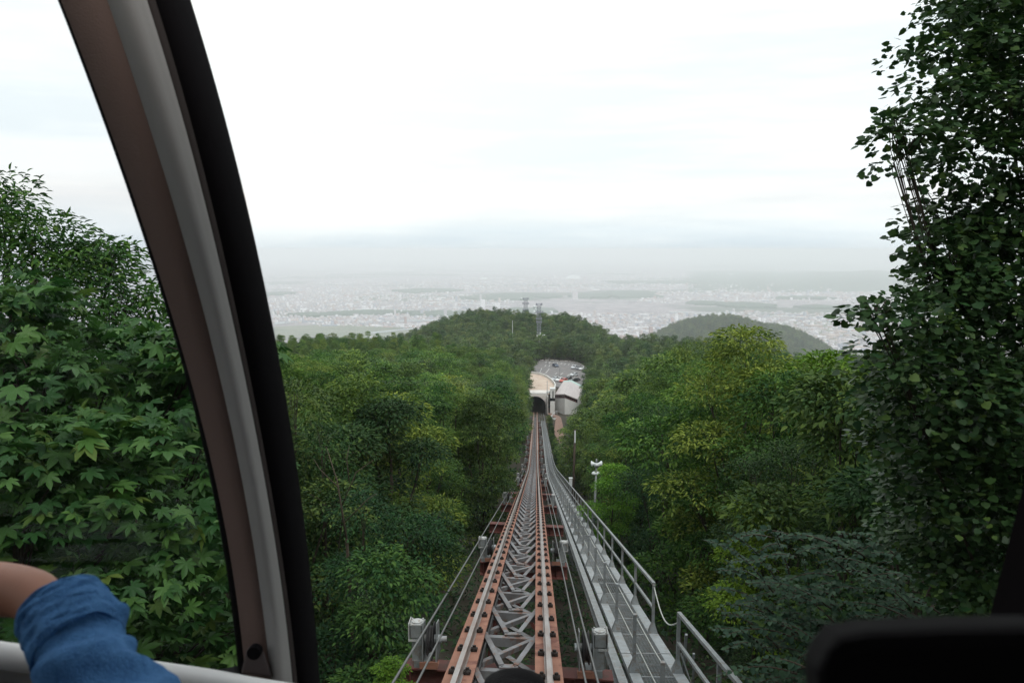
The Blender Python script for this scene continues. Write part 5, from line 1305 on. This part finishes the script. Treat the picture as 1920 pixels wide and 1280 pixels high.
nodes = [(hipc, (.15, .10)), (W2(-.55, -.31, 2.25), (.13, .095)), (W2(-.55, -.30, 2.42), (.15, .09)), (neck, .055), (W2(-.55, -.285, 2.62), .075), (W2(-.55, -.275, 2.71), .085), (W2(-.55, -.28, 2.78), .055),
         (sh_, .055), (CP(215, 1500, .66), .022), (el, .022), (CP(66, 1110, .87), .029), (CP(-50, 1100, .90), .034), (wr, .024), (wr.lerp(CP(-330, 1195, .95), .6), (.035, .016)),
         (W2(-.74, -.33, 2.42), .055), (W2(-.80, -.30, 2.16), .042), (W2(-.74, -.10, 2.02), .034), (W2(-.70, .02, 1.98), .026),
         (W2(-.46, -.31, 1.92), .085), (W2(-.45, -.28, 1.55), .055), (W2(-.45, -.33, 1.17), .038), (W2(-.64, -.31, 1.92), .085), (W2(-.65, -.28, 1.55), .055), (W2(-.65, -.33, 1.17), .038), (W2(-.45, -.20, 1.125), (.045, .03)), (W2(-.65, -.20, 1.125), (.045, .03))]
edges = [(0, 1), (1, 2), (2, 3), (3, 4), (4, 5), (5, 6), (2, 7), (7, 8), (8, 9), (9, 10), (10, 11), (11, 12), (12, 13), (2, 14), (14, 15), (15, 16), (16, 17), (0, 18), (18, 19), (19, 20), (0, 21), (21, 22), (22, 23), (20, 24), (23, 25)]
skin_mesh('body', nodes, edges, M['skin'])
# fingers over the rail, out of the picture
hc = nodes[13][0]
for i in range(5):
    a = hc + Vector((-.012 * i + .02, .012, .004)); m = MB(); l = [.05, .075, .08, .075, .06][i]
    m.tube([a - PO, a + Vector((-.01, l * .5, .018)) - PO, a + Vector((-.012, l * .8, -.012)) - PO, a + Vector((-.012, l * .65, -.04)) - PO], [.009, .0085, .008, .006], 8); m.build('thumb' if i == 0 else 'finger', M['skin'], per, True)
# denim shirt: torso and the raised sleeve with folds and a turned up cuff
def sleeve(name, path, rad, folds, mt, seed, cuff=True):
    g = np.random.default_rng(seed); nu, nv = 90, 64; m = MB(); vs = []; pts = [Vector(p) for p in path]
    def P_(t):
        k = t * (len(pts) - 1); i = min(int(k), len(pts) - 2); u = k - i; a, b = pts[i], pts[i + 1]; pa, pb = pts[max(0, i - 1)], pts[min(len(pts) - 1, i + 2)]
        return .5 * ((2 * a) + (b - pa) * u + (2 * pa - 5 * a + 4 * b - pb) * u * u + (3 * a - pa - 3 * b + pb) * u ** 3)
    prev = None
    for i in range(nu):
        t = i / (nu - 1); p = P_(t); d = (P_(min(1, t + .02)) - P_(max(0, t - .02))).normalized()
        if prev is None: prev = d.orthogonal().normalized()
        a = (prev - d * prev.dot(d)).normalized(); prev = a; b = d.cross(a)
        r = np.interp(t, [q[0] for q in rad], [q[1] for q in rad])
        for k in range(nv):
            th = 2 * math.pi * k / nv; n_ = a * math.cos(th) + b * math.sin(th)
            s = 0
            for (f, ph, am, sk) in folds: s += am * max(0, math.sin(f * t + sk * math.sin(th + ph) + ph)) ** 2
            s *= min(1, (1 - t) * 6 + .12) * 1.0
            s += .0035 * noise.noise(Vector((t * 9, math.cos(th) * 2, math.sin(th) * 2)))
            vs.append(p + n_ * (r + s) - PO)
    # turned in edge at the cuff
    fs = [(i * nv + k, i * nv + (k + 1) % nv, (i + 1) * nv + (k + 1) % nv, (i + 1) * nv + k) for i in range(nu - 1) for k in range(nv)]
    m.add(vs, fs); o = m.build(name, mt, per, True)
    s = o.modifiers.new('cloth', 'SOLIDIFY'); s.thickness = .004; s.offset = -1
    return o
cuff_c = CP(118, 1142, .855)
up = [sh_, sh_.lerp(CP(215, 1500, .66), .5), CP(215, 1500, .66), CP(162, 1240, .81), cuff_c]
sleeve('sleeve', up, [(0, .075), (.3, .056), (.5, .043), (.75, .0375), (1, .0385)], [(30, .4, .009, 1.5), (58, 2.2, .007, 2.6), (19, 4.0, .006, 1.8), (84, 1.0, .003, 3.5)], M['denim'], 2)
ax = (up[-1] - up[-2]).normalized()
sleeve('cuff', [up[-1] - ax * .055, up[-1] - ax * .03, up[-1] - ax * .010, up[-1] + ax * .004], [(0, .0445), (.3, .0455), (.8, .0450), (1, .0435)], [(4, 1.0, .002, 1.0)], M['denim'], 3)
tr_ = [(hipc + Vector((0, 0, -.06)), (.19, .13)), (W2(-.55, -.31, 2.2), (.165, .12)), (W2(-.55, -.30, 2.40), (.18, .115)), (W2(-.55, -.30, 2.50), (.075, .07)), (W2(-.40, -.29, 2.43), .075), (W2(-.72, -.32, 2.43), .075), (W2(-.80, -.30, 2.18), .058)]
skin_mesh('shirt', tr_, [(0, 1), (1, 2), (2, 3), (2, 4), (2, 5), (5, 6)], M['denim'])
lg = [(hipc + Vector((0, 0, -.02)), (.17, .12)), (W2(-.46, -.31, 1.88), .10), (W2(-.45, -.28, 1.55), .075), (W2(-.45, -.33, 1.18), .06), (W2(-.64, -.31, 1.88), .10), (W2(-.65, -.28, 1.55), .075), (W2(-.65, -.33, 1.18), .06)]
skin_mesh('trousers', lg, [(0, 1), (1, 2), (2, 3), (0, 4), (4, 5), (5, 6)], M['trous'])
m = MB(); hc_ = W2(-.55, -.29, 2.73) - PO
m.lathe([(.105, -.05), (.112, .0), (.10, .05), (.06, .09), (.005, .105)], hc_, 20); m.build('hair', M['hair'], per, True)
